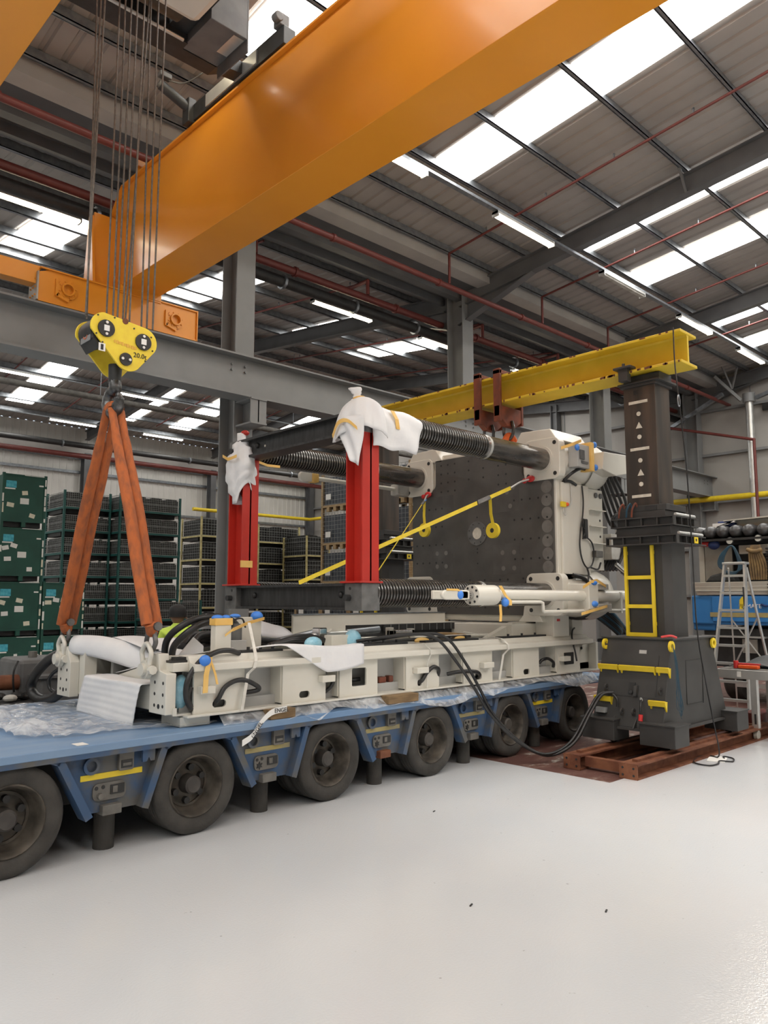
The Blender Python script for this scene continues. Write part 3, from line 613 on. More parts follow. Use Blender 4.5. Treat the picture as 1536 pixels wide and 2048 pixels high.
# ================= MODULAR TRAILER =================
TX, TY = 4.6, 5.52
tl = thing('heavy_haul_trailer', (TX, TY, 0), 'dusty blue multi-axle heavy haul trailer', 'trailer')
TA, TB = -2.6, 9.75
M().box(TA, TB, 5.47, 8.05, .735, .79).build('deck', 'blue_deck', tl, bev=.005)
M().box(TA, TB, 6.15, 7.3, .24, .735).build('chassis_spine', 'dark_steel', tl)  # spine made deeper so the space below the deck stays dark
M().box(TA, TB, 8.0, 8.03, .22, .735).build('light_block_skirt', 'blue', tl)  # added on the unseen side to stop light passing under the trailer
M().box(TA, TB, 5.60, 7.9, .715, .735).build('deck_underside', 'dark_steel', tl)
M().box(TA, TB, 5.475, 5.50, .70, .735).build('deck_edge_rail', 'blue', tl)
WX = [.46 + 1.395 * i for i in range(7)]
def tyre_prof(wd=.215, R=.36, ri=.235):
    h = wd / 2
    return [(ri, -h * .80), (ri + .02, -h * .94), (ri + .07, -h), (R - .035, -h * .97), (R - .008, -h * .82), (R, -h * .70), (R, -h * .45), (R - .009, -h * .43), (R - .009, -h * .36), (R, -h * .34), (R, -h * .05), (R - .009, -h * .03), (R - .009, h * .03), (R, h * .05), (R, h * .34), (R - .009, h * .36), (R - .009, h * .43), (R, h * .45), (R, h * .70), (R - .008, h * .82), (R - .035, h * .97), (ri + .07, h), (ri + .02, h * .94), (ri, h * .80), (ri, -h * .80)]
def wheel(x, yo, sgn):   # yo = outer face y, sgn=+1: inner side at larger y
    yc = yo + sgn * .11
    ax = (0, sgn, 0)
    ty = M().rev(tyre_prof(), (x, yc, .36), ax, 40).build('tyre', 'tyre', tl, smooth=35)
    M().rev([(.238, -.09), (.228, -.098), (.218, -.085), (.205, -.03), (.198, .02), (.17, .055), (.12, .06), (.07, .055), (.001, .055)], (x, yc, .36), ax, 32).build('rim', 'rim', ty, smooth=35)
    M().rev([(.075, .05), (.07, -.045), (.055, -.06), (.001, -.06)], (x, yc, .36), ax, 18).build('hub_cap', 'hub', ty, smooth=35)
    for k in range(6):
        a = k * pi / 3 + .4; px, pz = x + .125 * cos(a), .36 + .125 * sin(a)
        M().cyl((px, yc + sgn * .055, pz), (px, yc + sgn * .015, pz), .026, n=10).build('wheel_nut', 'black', ty)
    M().ring((x, yc + sgn * .055, .36), (x, yc + sgn * .04, .36), .175, .155, 24).build('rim_flange', 'rim', ty, smooth=40)
def wheel_plain(x, yc):
    M().rev(tyre_prof(), (x, yc, .36), (0, 1, 0), 28).build('tyre', 'tyre', tl, smooth=35)
for i, x in enumerate(WX):
    wheel(x, 5.50, 1); wheel_plain(x, 5.86)
    wheel_plain(x, 7.62); wheel_plain(x, 7.92)
    M().cyl((x, 5.75, .36), (x, 6.5, .36), .07, n=12).cyl((x, 7.0, .36), (x, 7.75, .36), .07, n=12).build('axle', 'dark_steel', tl, smooth=40)
    M().box(x - .12, x + .12, 5.98, 6.45, .3, .55).build('suspension_arm', 'dark_steel', tl, bev=.02)
# side frames between the wheels
for i in range(6):
    c = (WX[i] + WX[i + 1]) / 2 + .03
    a = [(c - .40, .73), (c - .18, .295), (c + .20, .295), (c + .36, .73)]
    pn = M().prism(a, 'xz', 5.575, 5.60).build('side_gusset', 'blue', tl)
    def flange(p, q, wd):
        m = M()
        p, q = V((p[0], 5.555, p[1])), V((q[0], 5.555, q[1])); d = q - p; n_ = V((-d.z, 0, d.x)).normalized()
        m.obox((p + q) / 2, d / 2, n_ * wd / 2, (0, .065, 0)); m.build('gusset_flange', 'blue', pn)
    flange((c - .42, .70), (c - .20, .28), .055); flange((c + .37, .70), (c + .22, .28), .055)
    m = M()
    for p, q in (((c - .75, .722), (c - .5, .722)), ((c - .5, .722), (c - .42, .69)), ((c + .37, .69), (c + .44, .722)), ((c + .44, .722), (c + .64, .722))):
        P, Q = V((p[0], 5.555, p[1])), V((q[0], 5.555, q[1])); d = Q - P; m.obox((P + Q) / 2, d / 2, V((-d.z, 0, d.x)).normalized() * .02, (0, .065, 0))
    m.build('wheel_arch', 'blue', tl)
    M().box(c - .24, c + .23, 5.570, 5.575, .525, .565).build('reflective_strip', 'yellow' if i in (1, 5) else 'dusty_yellow', pn)
    g = M().ring((c - .17, 5.545, .625), (c - .17, 5.565, .625), .06, .038, 18).build('lashing_ring', 'blue', tl, smooth=40)
    M().box(c - .22, c - .12, 5.53, 5.58, .69, .715).cyl((c - .23, 5.545, .70), (c - .11, 5.545, .70), .016, n=8).build('ring_hinge', 'dusty_grey', g)
    lamp = M().prism(rrect(c + .03, c + .145, .565, .715, .015), 'xz', 5.535, 5.575).build('marker_lamp_box', 'dusty_grey', pn, bev=.004)
    M().box(c + .045, c + .13, 5.530, 5.535, .585, .64).build('lamp_recess', 'black', lamp)
    M().box(c + .055, c + .12, 5.526, 5.530, .60, .62).build('lamp_lens', 'dusty_grey', lamp)
    M().prism([(c + .2, .735), (c + .2, .61), (c + .235, .61), (c + .25, .64), (c + .265, .61), (c + .30, .61), (c + .30, .735)], 'xz', 5.51, 5.53).build('stake_bracket', 'blue', tl)
    ov = M().prism(rrect(c - .15, c + .10, .375, .495, .04), 'xz', 5.56, 5.575).build('valve_plate', 'dusty_grey', pn)
    M().box(c - .02, c + .085, 5.553, 5.56, .41, .475).build('valve_window', 'black', ov)
    M().box(c - .005, c + .03, 5.548, 5.553, .42, .465).build('valve_block', 'dusty_grey', ov)
    for dx, dz in ((-.125, .465), (-.075, .468)): M().cyl((c + dx, 5.56, dz), (c + dx, 5.555, dz), .013, n=10).build('valve_port', 'black', ov)
    if i > 1: M().prism([(c - .10 + (.034 if k % 2 else .016) * cos(k * pi / 6), .415 + (.034 if k % 2 else .016) * sin(k * pi / 6)) for k in range(12)], 'xz', 5.554, 5.56).build('star_hole', 'black', ov)
    else: M().cyl((c - .1, 5.56, .41), (c - .1, 5.53, .41), .022, n=10).build('valve_knob', 'dusty_grey', ov)
    M().box(c - .09, c + .055, 5.52, 5.62, .275, .345).build('step_block', 'dusty_grey' if i != 3 else 'rust', tl, bev=.006)
    M().cyl((c + .02, 5.72, .0), (c + .02, 5.72, .34), .075, n=16).build('jack_leg', 'tyre', tl, smooth=40)
M().box(2.28, 2.36, 5.50, 5.60, .7905, .794).build('litter', 'paper', tl)
tl.rotation_euler = (0, 0, radians(1.4))
# timber packers under the bed
for i, (x0, x1, z0, z1, lab) in enumerate(((3.93, 4.19, .792, .872, 'near the third wheel'), (5.32, 5.74, .792, .872, 'above the fourth wheel'), (6.5, 6.8, .80, .872, 'left of the fifth wheel'), (8.4, 8.75, .80, .872, 'at the right end'))):
    M().box(x0, x1, 5.46 if i < 2 else 5.62, 7.6, z0 + .0, z1).build('timber_packer', 'wood', label='brown timber packer under the white bed, ' + lab, cat='timber', group='timber packers on the trailer', bev=.005)
# ================= WHITE MACHINE BED =================
bd = thing('machine_bed', (6.2, 6.6, .79), 'long cream-white machine bed frame lying on the trailer', 'machine bed')
YB, YF = 5.6, 7.62
def holed(x0, x1, z0, z1, h, y0, y1):   # panel with a rounded hole h=(xa,xb,za,zb,r)
    o = [(x0, z0), (x1, z0), (x1, z1), (x0, z1)]
    hp = rrect(h[0], h[1], h[2], h[3], h[4], 5); k = min(range(len(hp)), key=lambda i: (hp[i][0] - x0) ** 2 + (hp[i][1] - z0) ** 2)
    hp = hp[k:] + hp[:k]; hp = hp[::-1]
    n = len(hp); m = M(); P = o + hp
    vs = [(a, y0, b) for a, b in P] + [(a, y1, b) for a, b in P]; N = len(P)
    # ring of quads/tris: connect via keyhole ngon
    loop = [0, 1, 2, 3, 0, 4] + [4 + i for i in range(1, n)] + [4]
    vs2 = [vs[i] for i in loop[:-1]] + [vs[4]]; m2 = len(vs2)
    m.add(vs2, [tuple(range(m2))]); m.add([(v[0], y1, v[2]) for v in vs2], [tuple(range(m2 - 1, -1, -1))])
    m.add(vs, [(i, (i + 1) % 4, N + (i + 1) % 4, N + i) for i in range(4)] + [(4 + i, 4 + (i + 1) % n, N + 4 + (i + 1) % n, N + 4 + i) for i in range(n)])
    return m
panels = [(3.27, 3.75, (3.445, 3.575, .925, .985, .029)), (4.15, 4.64, (4.335, 4.455, .925, .985, .029)), (4.81, 5.30, (4.965, 5.15, .98, 1.15, .015)), (5.70, 6.20, (5.87, 5.93, .915, .98, .025)), (6.60, 7.11, (6.80, 6.92, .915, .985, .03)), (7.51, 8.03, (7.71, 7.835, .91, .975, .028)), (8.43, 8.95, None)]
for x0, x1, h in panels:
    (holed(x0, x1, .885, 1.22, h, YB, YB + .02) if h else M().box(x0, x1, YB, YB + .02, .885, 1.22)).build('side_panel', 'white_paint', bd)
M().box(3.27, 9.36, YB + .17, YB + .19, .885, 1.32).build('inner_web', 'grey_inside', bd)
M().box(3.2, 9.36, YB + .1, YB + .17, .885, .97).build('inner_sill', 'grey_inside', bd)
for x in (3.75, 4.15, 4.64, 4.81, 5.3, 5.7, 6.2, 6.6, 7.11, 7.51, 8.03, 8.43, 8.95): M().box(x - .012, x + .012, YB + .02, YB + .17, .9, 1.24).build('stiffener', 'white_paint', bd)
M().box(3.2, 9.36, YB - .04, YB + .22, .87, .888).build('bottom_flange', 'white_paint', bd, bev=.003)
M().prism([(YB + .05, 1.348), (YB + .02, 1.30), (YB - .06, 1.285), (YB - .06, 1.232), (YB - .02, 1.22), (YB + .2, 1.22), (YB + .2, 1.348)], 'yz', 3.24, 9.2).build('top_rail', 'white_paint', bd, bev=.004)
M().box(3.1, 3.24, YB + .03, YB + .2, 1.23, 1.30).build('rail_end_step', 'white_paint', bd, bev=.006)
M().box(3.24, 9.2, YB + .2, 6.0, 1.315, 1.335).build('top_plate', 'white_paint', bd)
# far side
M().box(3.1, 9.3, YF - .05, YF, .885, 1.36).build('far_side_panel', 'white_paint', bd)
M().prism([(YF - .3, 1.40), (YF, 1.40), (YF, 1.30), (YF - .3, 1.30)], 'yz', 3.3, 9.2).build('far_top_rail', 'white_paint', bd, bev=.004)
M().box(5.6, 8.3, YF - .25, YF - .22, 1.40, 1.62).build('far_guard_panel', 'white_paint', bd)
M().box(5.6, 8.4, YF - .26, YF - .2, 1.62, 1.635).build('far_guard_cap', 'galv', bd)
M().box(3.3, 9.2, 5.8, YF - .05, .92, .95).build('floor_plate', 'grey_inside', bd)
for x in (4.4, 5.9, 7.4): M().box(x, x + .05, 5.8, YF - .05, .95, 1.25).build('cross_rib', 'white_paint', bd)
# near end: end plates, lugs, cross member
e1 = M().prism([(5.63, .90), (5.90, .90), (5.90, 1.30), (5.885, 1.37), (5.76, 1.37), (5.74, 1.24), (5.63, 1.22)], 'yz', 3.04, 3.13).build('end_plate', 'white_paint', bd, bev=.006)
e2 = M().prism([(7.31, .90), (7.60, .90), (7.60, 1.27), (7.56, 1.36), (7.40, 1.36), (7.31, 1.22)], 'yz', 2.96, 3.05).build('end_plate', 'white_paint', bd, bev=.006)
M().box(3.05, 3.17, 7.20, 7.32, .92, 1.36).build('end_rib', 'white_paint', bd, bev=.004)
for e, x, ys in ((e1, 3.04, (5.675, 5.81)), (e2, 2.96, (7.38, 7.52))):
    for yy in ys:
        for zz in (1.145, 1.055, .965): M().cyl((x - .001, yy, zz), (x + .004, yy, zz), .014, n=12).build('bolt_hole', 'black', e)
    M().cyl((x - .001, sum(ys) / 2, .960), (x + .004, sum(ys) / 2, .960), .02, n=12).build('bolt_hole', 'black', e)
for x, y in ((2.99, 5.87), (2.93, 7.50)):
    M().cyl((x + .12, y, 1.245), (x - .05, y, 1.245), .05, n=18).build('lifting_boss', 'white_paint', bd, smooth=40)
    M().ring((x - .02, y, 1.245), (x + .02, y, 1.245), .075, .045, 20).build('boss_collar', 'white_paint', bd, smooth=40)
M().box(3.06, 3.22, 5.9, 7.3, .91, 1.11).build('cross_member', 'white_paint', bd, bev=.012)
M().prism([(5.9, 1.1), (6.95, 1.1), (6.5, 1.2), (6.35, 1.30), (5.95, 1.34)], 'yz', 3.22, 3.26).build('end_web', 'white_paint', bd)
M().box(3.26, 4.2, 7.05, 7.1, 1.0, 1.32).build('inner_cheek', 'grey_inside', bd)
M().box(3.13, 3.27, 5.63, 5.8, .885, .90).build('corner_floor', 'white_paint', bd)
M().box(3.1, 3.13, 5.61, 5.63, .89, .95).build('corner_lip', 'white_paint', bd)
for x in (3.28, 5.2, 7.2, 8.9):
    M().box(x - .1, x + .17, 5.64, 5.95, .792, .87).build('foot_pad', 'white_paint', bd, bev=.004)
M().box(3.2, 3.4, 7.1, 7.45, .80, .90).build('foot_pad', 'white_paint', bd)
for x0, x1, z0, z1 in ((3.30, 3.43, 1.05, 1.11), (4.55, 4.70, 1.052, 1.112), (5.80, 5.97, 1.05, 1.108), (6.88, 7.06, 1.04, 1.10), (8.47, 8.63, 1.03, 1.09)):
    M().box(x0, x1, YB - .07, YB, z0, z1).build('side_bracket', 'white_paint', bd, bev=.003)
# right end
M().prism(rrect(8.58, 8.80, .98, 1.13, .01), 'xz', YB - .004, YB).build('cable_cutout', 'black', bd)
M().box(9.0, 9.36, YB + .1, YB + .13, .885, 1.22).box(9.32, 9.37, YB - .02, YB + .4, .885, 1.24).build('end_bracket', 'white_paint', bd, bev=.004)
M().cyl((9.15, YB + .1, 1.16), (9.15, YB + .09, 1.16), .018, n=10).build('bolt_hole', 'black', bd)
# rubber strips with studs on the top rail
for x0, x1 in ((3.77, 4.2), (5.18, 5.80), (6.07, 6.96), (7.38, 8.30)):
    s_ = M().box(x0, x1, 5.67, 5.76, 1.348, 1.368).build('rubber_strip', 'black', bd)
    n_ = 3
    for k in range(n_): xx = x0 + (x1 - x0) * (.2 + .3 * k); M().cyl((xx, 5.71, 1.368), (xx, 5.71, 1.395), .014, n=8).build('stud', 'black', s_)
M().box(3.10, 3.30, 5.66, 5.8, 1.30, 1.318).box(3.15, 3.26, 5.68, 5.76, 1.318, 1.34).build('rubber_strip', 'black', bd)
# uprights with taped caps
u = M().box(3.545, 3.70, 5.74, 5.82, 1.335, 1.63).build('upright', 'white_paint', bd, bev=.004)
M().box(3.535, 3.71, 5.73, 5.83, 1.585, 1.645).build('masking_tape', 'tape', u, bev=.006)
M().sph((3.585, 5.78, 1.65), .055, 12, 8, (1, .8, .45)).sph((3.67, 5.78, 1.648), .05, 12, 8, (.8, .8, .5)).build('blue_cap', 'blue_plastic', u, smooth=60)
u = M().prism([(3.94, 1.335), (4.32, 1.335), (4.32, 1.64), (3.94, 1.64)], 'xz', 6.18, 6.24).build('upright', 'white_paint', bd, bev=.004)
M().sph((4.04, 6.21, 1.65), .055, 12, 8, (1, .8, .4)).sph((4.27, 6.19, 1.645), .062, 12, 8, (1, .9, .8)).build('blue_cap', 'blue_plastic', u, smooth=60)
M().strip([(3.70, 5.72, 1.545), (4.0, 5.95, 1.59), (4.33, 6.15, 1.625)], (0, 0, .028), .004).strip([(3.70, 5.72, 1.545), (3.62, 5.71, 1.50)], (0, 0, .02), .004).build('masking_tape', 'tape', u)
pu = M().box(3.86, 4.02, 5.98, 6.12, 1.335, 1.44).build('pump_base', 'grey_inside', bd, bev=.006)
M().cyl((3.94, 6.05, 1.44), (3.94, 6.05, 1.56), .062, n=18).cyl((3.94, 6.05, 1.56), (3.94, 6.05, 1.585), .05, n=18).build('pump_motor', 'machine_grey', pu, smooth=40)
M().tube([(3.88, 6.02, 1.56), (3.9, 6.0, 1.62), (3.98, 6.0, 1.63), (4.03, 6.02, 1.55)], .008, 6).build('pump_pipe', 'rubber', pu)
# ---- hoses and cables of the bed ----
def hose(name, pts, r, mat='rubber', par=None, n=9, sub=7):
    return M().tube(pts, r, n, sub=sub).build(name, mat, par or bd, smooth=60)
hose('coiled_hose', [(3.03, 7.50, 1.32), (2.98, 7.86, 1.22), (2.95, 8.18, 1.03), (2.95, 8.22, .88), (2.97, 8.0, .815), (3.0, 7.75, .86), (3.02, 7.58, .95)], .05)
hose('coiled_hose', [(3.08, 7.56, 1.14), (3.05, 7.78, 1.13), (3.02, 7.95, 1.03), (3.03, 7.95, .92), (3.06, 7.8, .88)], .018)
hose('arched_hose', [(3.28, 6.12, 1.28), (3.28, 6.08, 1.46), (3.36, 5.98, 1.58), (3.55, 5.98, 1.645), (3.9, 6.1, 1.63), (4.3, 6.4, 1.45)], .030)
hose('arched_hose', [(3.30, 6.04, 1.28), (3.31, 6.0, 1.42), (3.42, 5.92, 1.55), (3.6, 5.96, 1.605), (3.95, 6.15, 1.56), (4.3, 6.5, 1.4)], .030)
for k in range(6): hose('bundled_hose', [(3.62, 6.5 - .05 * k, 1.33 + .03 * (k % 3)), (3.8, 6.6 - .05 * k, 1.42 + .03 * (k % 3)), (4.2, 6.65 - .07 * k, 1.40 + .035 * (k % 2)), (4.7, 6.6 - .06 * k, 1.38), (5.4, 6.5 - .06 * k, 1.34)], .034)
hose('looped_hose', [(3.72, 5.64, 1.35), (3.60, 5.62, 1.38), (3.46, 5.60, 1.37), (3.30, 5.58, 1.30), (3.20, 5.575, 1.17), (3.19, 5.58, 1.04), (3.24, 5.60, .95), (3.30, 5.66, .92)], .022)
hose('looped_hose', [(3.26, 5.62, 1.1), (3.22, 5.6, 1.03), (3.25, 5.6, .96), (3.32, 5.68, .93)], .016)
M().sph((3.33, 5.54, 1.315), .05, 12, 8, (1, .8, .9)).build('blue_cap', 'blue_plastic', bd, smooth=60)
M().strip([(3.37, 5.53, 1.34), (3.335, 5.525, 1.20), (3.33, 5.525, 1.06)], (.045, 0, 0)).strip([(3.37, 5.53, 1.33), (3.42, 5.525, 1.2), (3.44, 5.525, 1.12)], (.02, 0, 0)).build('masking_tape', 'tape', bd)
hose('side_hose', [(3.47, 5.63, .95), (3.485, 5.575, 1.0), (3.54, 5.57, 1.085), (3.64, 5.57, 1.13), (3.75, 5.57, 1.125), (3.88, 5.58, 1.06), (3.87, 5.60, 1.03), (3.76, 5.66, 1.015)], .020)
hose('side_hose', [(4.66, 5.68, .93), (4.73, 5.64, .99), (4.82, 5.68, 1.07), (4.9, 5.7, 1.08)], .018)
hose('side_hose', [(5.89, 5.66, .94), (5.91, 5.58, .97), (5.98, 5.57, 1.05), (6.08, 5.57, 1.10), (6.17, 5.58, 1.07), (6.20, 5.62, 1.0)], .022)
hose('side_hose', [(6.40, 5.66, 1.0), (6.5, 5.60, 1.02), (6.65, 5.565, 1.02), (6.80, 5.565, 1.0), (6.86, 5.59, .95), (6.86, 5.66, .93)], .022)
hose('side_hose', [(8.12, 5.66, 1.02), (8.16, 5.64, 1.06), (8.27, 5.63, 1.07), (8.38, 5.63, 1.02), (8.41, 5.65, .96)], .02)
hose('side_hose', [(8.75, 5.52, 1.02), (8.76, 5.55, 1.15), (8.78, 5.6, 1.3), (8.87, 5.65, 1.40), (9.0, 5.7, 1.43)], .011)
hose('pocket_hose', [(4.97, 5.72, 1.05), (5.05, 5.70, 1.03), (5.15, 5.70, 1.03)], .02); hose('pocket_hose', [(5.02, 5.74, 1.14), (5.05, 5.72, 1.09), (5.03, 5.74, 1.04)], .014)
M().box(5.42, 5.52, 5.70, 5.77, .97, 1.03).box(5.56, 5.62, 5.70, 5.77, .97, 1.035).build('pocket_valve', 'clamp_red', bd, bev=.01)
M().sph((3.22, 5.72, 1.06), .1, 12, 9, (.7, .5, 1.4)).build('bag_of_parts', 'cyan_bag', bd, smooth=60)
# pipework and parts lying in the bed
for k, (p, q, r, mt) in enumerate((((4.6, 6.5, 1.36), (5.0, 6.25, 1.47), .03, 'galv'), ((4.95, 6.2, 1.44), (5.6, 6.05, 1.47), .026, 'alu'), ((5.35, 6.12, 1.46), (5.72, 6.02, 1.49), .036, 'galv'), ((5.2, 6.4, 1.36), (7.2, 6.3, 1.36), .02, 'galv'), ((5.3, 6.3, 1.38), (7.0, 6.22, 1.38), .02, 'alu'), ((6.0, 6.15, 1.37), (8.0, 6.1, 1.36), .024, 'white_paint'))):
    M().cyl(p, q, r, n=12).build('hydraulic_pipe', mt, bd, smooth=40)
M().box(4.97, 5.07, 6.1, 6.22, 1.42, 1.52).build('valve_block', 'chrome', bd, bev=.01)
M().box(4.93, 5.18, 5.86, 5.98, 1.335, 1.455).build('junction_box', 'white_paint', bd, bev=.005)
M().sph((5.22, 5.88, 1.395), .11, 12, 9, (.9, .7, 1.0)).build('blue_bag', 'cyan_bag', bd, smooth=50)
M().sph((4.68, 5.84, 1.385), .09, 12, 9, (1.1, .7, .75)).build('blue_bag', 'cyan_bag', bd, smooth=50)
M().sph((4.33, 6.35, 1.43), .12, 12, 9, (.8, .8, 1.0)).build('teal_bag', 'hose_blue', bd, smooth=50)
for k in range(3): hose('loose_cable', [(4.3, 5.95 + .05 * k, 1.38), (4.7, 6.0, 1.42 + .02 * k), (5.2, 5.95, 1.36), (6.0, 5.88 + .03 * k, 1.37), (6.6, 5.9, 1.38), (7.2, 6.0, 1.37)], .016)
fr_ = M().box(5.95, 6.35, 6.1, 6.14, 1.40, 1.47).box(5.95, 6.02, 6.1, 6.16, 1.34, 1.5).box(6.28, 6.35, 6.1, 6.16, 1.34, 1.48).build('ram_bracket', 'white_paint', bd, bev=.004)
M().cyl((6.02, 6.09, 1.45), (6.28, 6.09, 1.45), .025, n=12).build('ram_rod', 'chrome', fr_, smooth=40)
M().prism([(5.62, 1.34), (5.95, 1.34), (5.9, 1.44), (5.82, 1.47), (5.7, 1.40)], 'xz', 6.9, 6.94).build('side_flap', 'white_paint', bd)
m = M()
M().box(6.1, 8.3, 6.9, 7.0, 1.36, 1.5).build('cable_trough', 'black', bd)
M().box(6.6, 8.2, 6.85, 6.88, 1.42, 1.5).build('wire_basket', 'black', bd)
for x in [6.7 + .14 * k for k in range(11)]: m.cyl((x, 6.84, 1.42), (x, 6.84, 1.5), .004, n=5)
m.build('basket_wires', 'wire', bd, kind='stuff')
hose('orange_wire', [(6.6, 6.3, 1.36), (6.9, 6.2, 1.40), (7.3, 6.15, 1.37), (7.0, 6.05, 1.36), (6.7, 6.15, 1.36)], .02, 'copper')
M().sph((6.2, 5.85, 1.36), .07, 10, 6, (1.6, .8, .5)).sph((6.85, 5.85, 1.36), .06, 10, 6, (1.6, .8, .5)).build('yellow_rag', 'tape', bd, smooth=40)
# ram seat rising to the platen
M().prism([(7.5, 1.34), (8.05, 1.52), (8.95, 1.52), (8.95, 1.34)], 'xz', 5.98, 6.06).build('saddle_rib', 'white_paint', bd)
M().box(7.9, 8.9, 5.9, 7.4, 1.34, 1.5).build('saddle_block', 'white_paint', bd, bev=.01)
M().box(8.40, 8.75, 5.62, 5.9, 1.335, 1.62).build('sensor_housing', 'white_paint', bd, bev=.006)
M().box(8.47, 8.53, 5.612, 5.62, 1.53, 1.56).build('red_sticker', 'red_plastic', bd)
M().box(8.95, 9.2, 5.7, 5.9, 1.25, 1.65).build('end_post', 'white_paint', bd, bev=.006)
hose('thick_hose', [(8.7, 5.68, 1.6), (8.95, 5.6, 1.57), (9.2, 5.58, 1.60), (9.35, 5.6, 1.75)], .035)
# long cables looping over the rail and down to the gantry base
for k, dx in enumerate((0, .16)):
    cb = M().tube([(5.2 + dx, 5.80, 1.39), (5.75 + dx, 5.60, 1.45), (6.05 + dx, 5.50, 1.40), (6.32 + dx * .8, 5.44, 1.13), (6.58 + dx * .5, 5.42, .84), (6.82 + dx * .3, 5.40, .55), (7.08 + dx * .2, 5.25, .26), (7.38 + dx * .3, 5.10, .10 - .02 * k), (7.70, 4.98 - .05 * k, .2), (7.98, 4.92 - .04 * k, .5), (8.14, 4.86 - .04 * k, .70), (8.22, 4.75 - .04 * k, .74)], .017, 8, sub=7)
    cb.build('power_cable', 'rubber', smooth=60, label='thick black cable looping from the bed to the gantry base, ' + ('left of the pair' if k == 0 else 'right of the pair'), cat='cable', group='looping black cables')
# lashing straps
def strap(name, pts, wv, lab, mat='strap_white'):
    M().strip(pts, wv, .004).build(name, mat, label=lab, cat='strap')
strap('lashing_strap', [(3.92, 5.80, 1.60), (3.84, 5.58, 1.352), (3.82, 5.535, 1.285), (3.80, 5.53, 1.23), (3.76, 5.565, 1.18), (3.70, 5.555, .88)], (.03, 0, 0), 'white lashing strap with ratchet over the left end of the bed')
strap('lashing_strap', [(7.2, 6.1, 1.42), (7.32, 5.62, 1.352), (7.33, 5.535, 1.285), (7.33, 5.53, 1.23), (7.28, 5.57, 1.17), (7.20, 5.57, .89)], (.035, 0, 0), 'white lashing strap over the middle of the bed rail')
strap('lashing_strap', [(5.98, 5.62, 1.352), (6.0, 5.535, 1.285), (6.0, 5.53, 1.23), (5.99, 5.57, 1.15), (5.985, 5.57, .89)], (.012, 0, 0), 'thin printed strap hanging down the bed side', 'strap_white')
# ---- foam sheets on and around the bed ----
def sheet(name, fn, nu, nv, mat, lab, cat='foam sheet', th=.006, group=None):
    return M().grid(fn, nu, nv).build(name, mat, label=lab, cat=cat, smooth=80, solid=th, group=group)
def f1(u, v):   # sheet hanging over the cross member
    y = 7.0 - 1.06 * u + .03 * sin(5 * u); yb_ = 7.12 - 1.1 * u
    s = v
    if s < .15: return (3.20 - .225 * s / .15, y, 1.118 + .004 * sin(9 * u))
    t = (s - .15) / .85; yy = y + (yb_ - y) * t
    return (2.975 - .0012 * sin(38 * t) - .008 * sin(7 * u + 3 * t) - .012 * t, yy, 1.118 - .32 * t - .02 * u * t)
sheet('foam_sheet', f1, 24, 48, 'foam', 'white ribbed foam sheet hanging over the bed end')
def f2(u, v):   # rolled sheet lying diagonally inside the end
    p = V((3.05, 7.42, 1.36)).lerp(V((3.75, 6.05, 1.16)), u); r = .10 + .02 * sin(4 * u); a = -0.4 + 4.2 * v
    return (p.x + r * .8 * cos(a), p.y + r * .4 * cos(a), p.z + r * sin(a) + .02 * sin(8 * u))
sheet('foam_roll', f2, 20, 16, 'foam', 'rolled white foam lying diagonally across the bed end')
def f3(u, v): return (3.3 + 1.0 * u, 7.40 - .85 * v - .1 * u, 1.47 - .12 * v + .02 * sin(7 * u + 2 * v) + (.0 if v > .3 else -.3 * (.3 - v)))
sheet('foam_sheet', f3, 20, 14, 'foam', 'white foam sheet covering the back of the bed end')
def f4(u, v): return (3.4 + .5 * u, 6.45 - .4 * v, 1.30 + .06 * sin(3 * u + 1) - .05 * v + .01 * sin(11 * u * v))
sheet('foam_sheet', f4, 14, 12, 'foam', 'creased white foam under the arched hoses')
def f7(u, v): return (3.24 + .62 * u, 6.95 - 1.0 * v, 1.13 + .20 * v ** 1.3 + .03 * u + .012 * sin(5 * v + 3 * u))
sheet('foam_sheet', f7, 14, 16, 'foam', 'white foam sloping up inside the bed end')
def f5(u, v):   # long scrap draped over the top rail
    x = 3.85 + 1.2 * u; w_ = max(.12, min(1.0, u * 1.6 + .0))
    zt = 1.385 + .02 * sin(6 * u); k = v * w_
    if k < .35: return (x, 5.66 - .35 * k, zt)
    return (x, 5.535 - .012 * sin(9 * u), zt - .24 * (k - .35) / .65 * (.75 + .25 * sin(2.6 * u + .5)))
sheet('foam_sheet', f5, 30, 14, 'foam', 'long white foam scrap draped over the bed rail')
def f6(u, v): return (4.2 + .9 * u, 7.2 - .5 * v, 1.42 + .22 * sin(pi * min(1, v * .9 + .1)) * (1 - .5 * u) + .015 * sin(9 * u + 4 * v))
sheet('foam_sheet', f6, 16, 12, 'foam', 'billowed white foam in the middle of the bed')
M().prism([(3.36, 1.33), (3.60, 1.33), (3.60, 1.40), (3.5, 1.48)], 'xz', 6.02, 6.03).build('foam_offcut', 'foam', label='pointed white foam offcut beside the taped upright', cat='foam sheet')
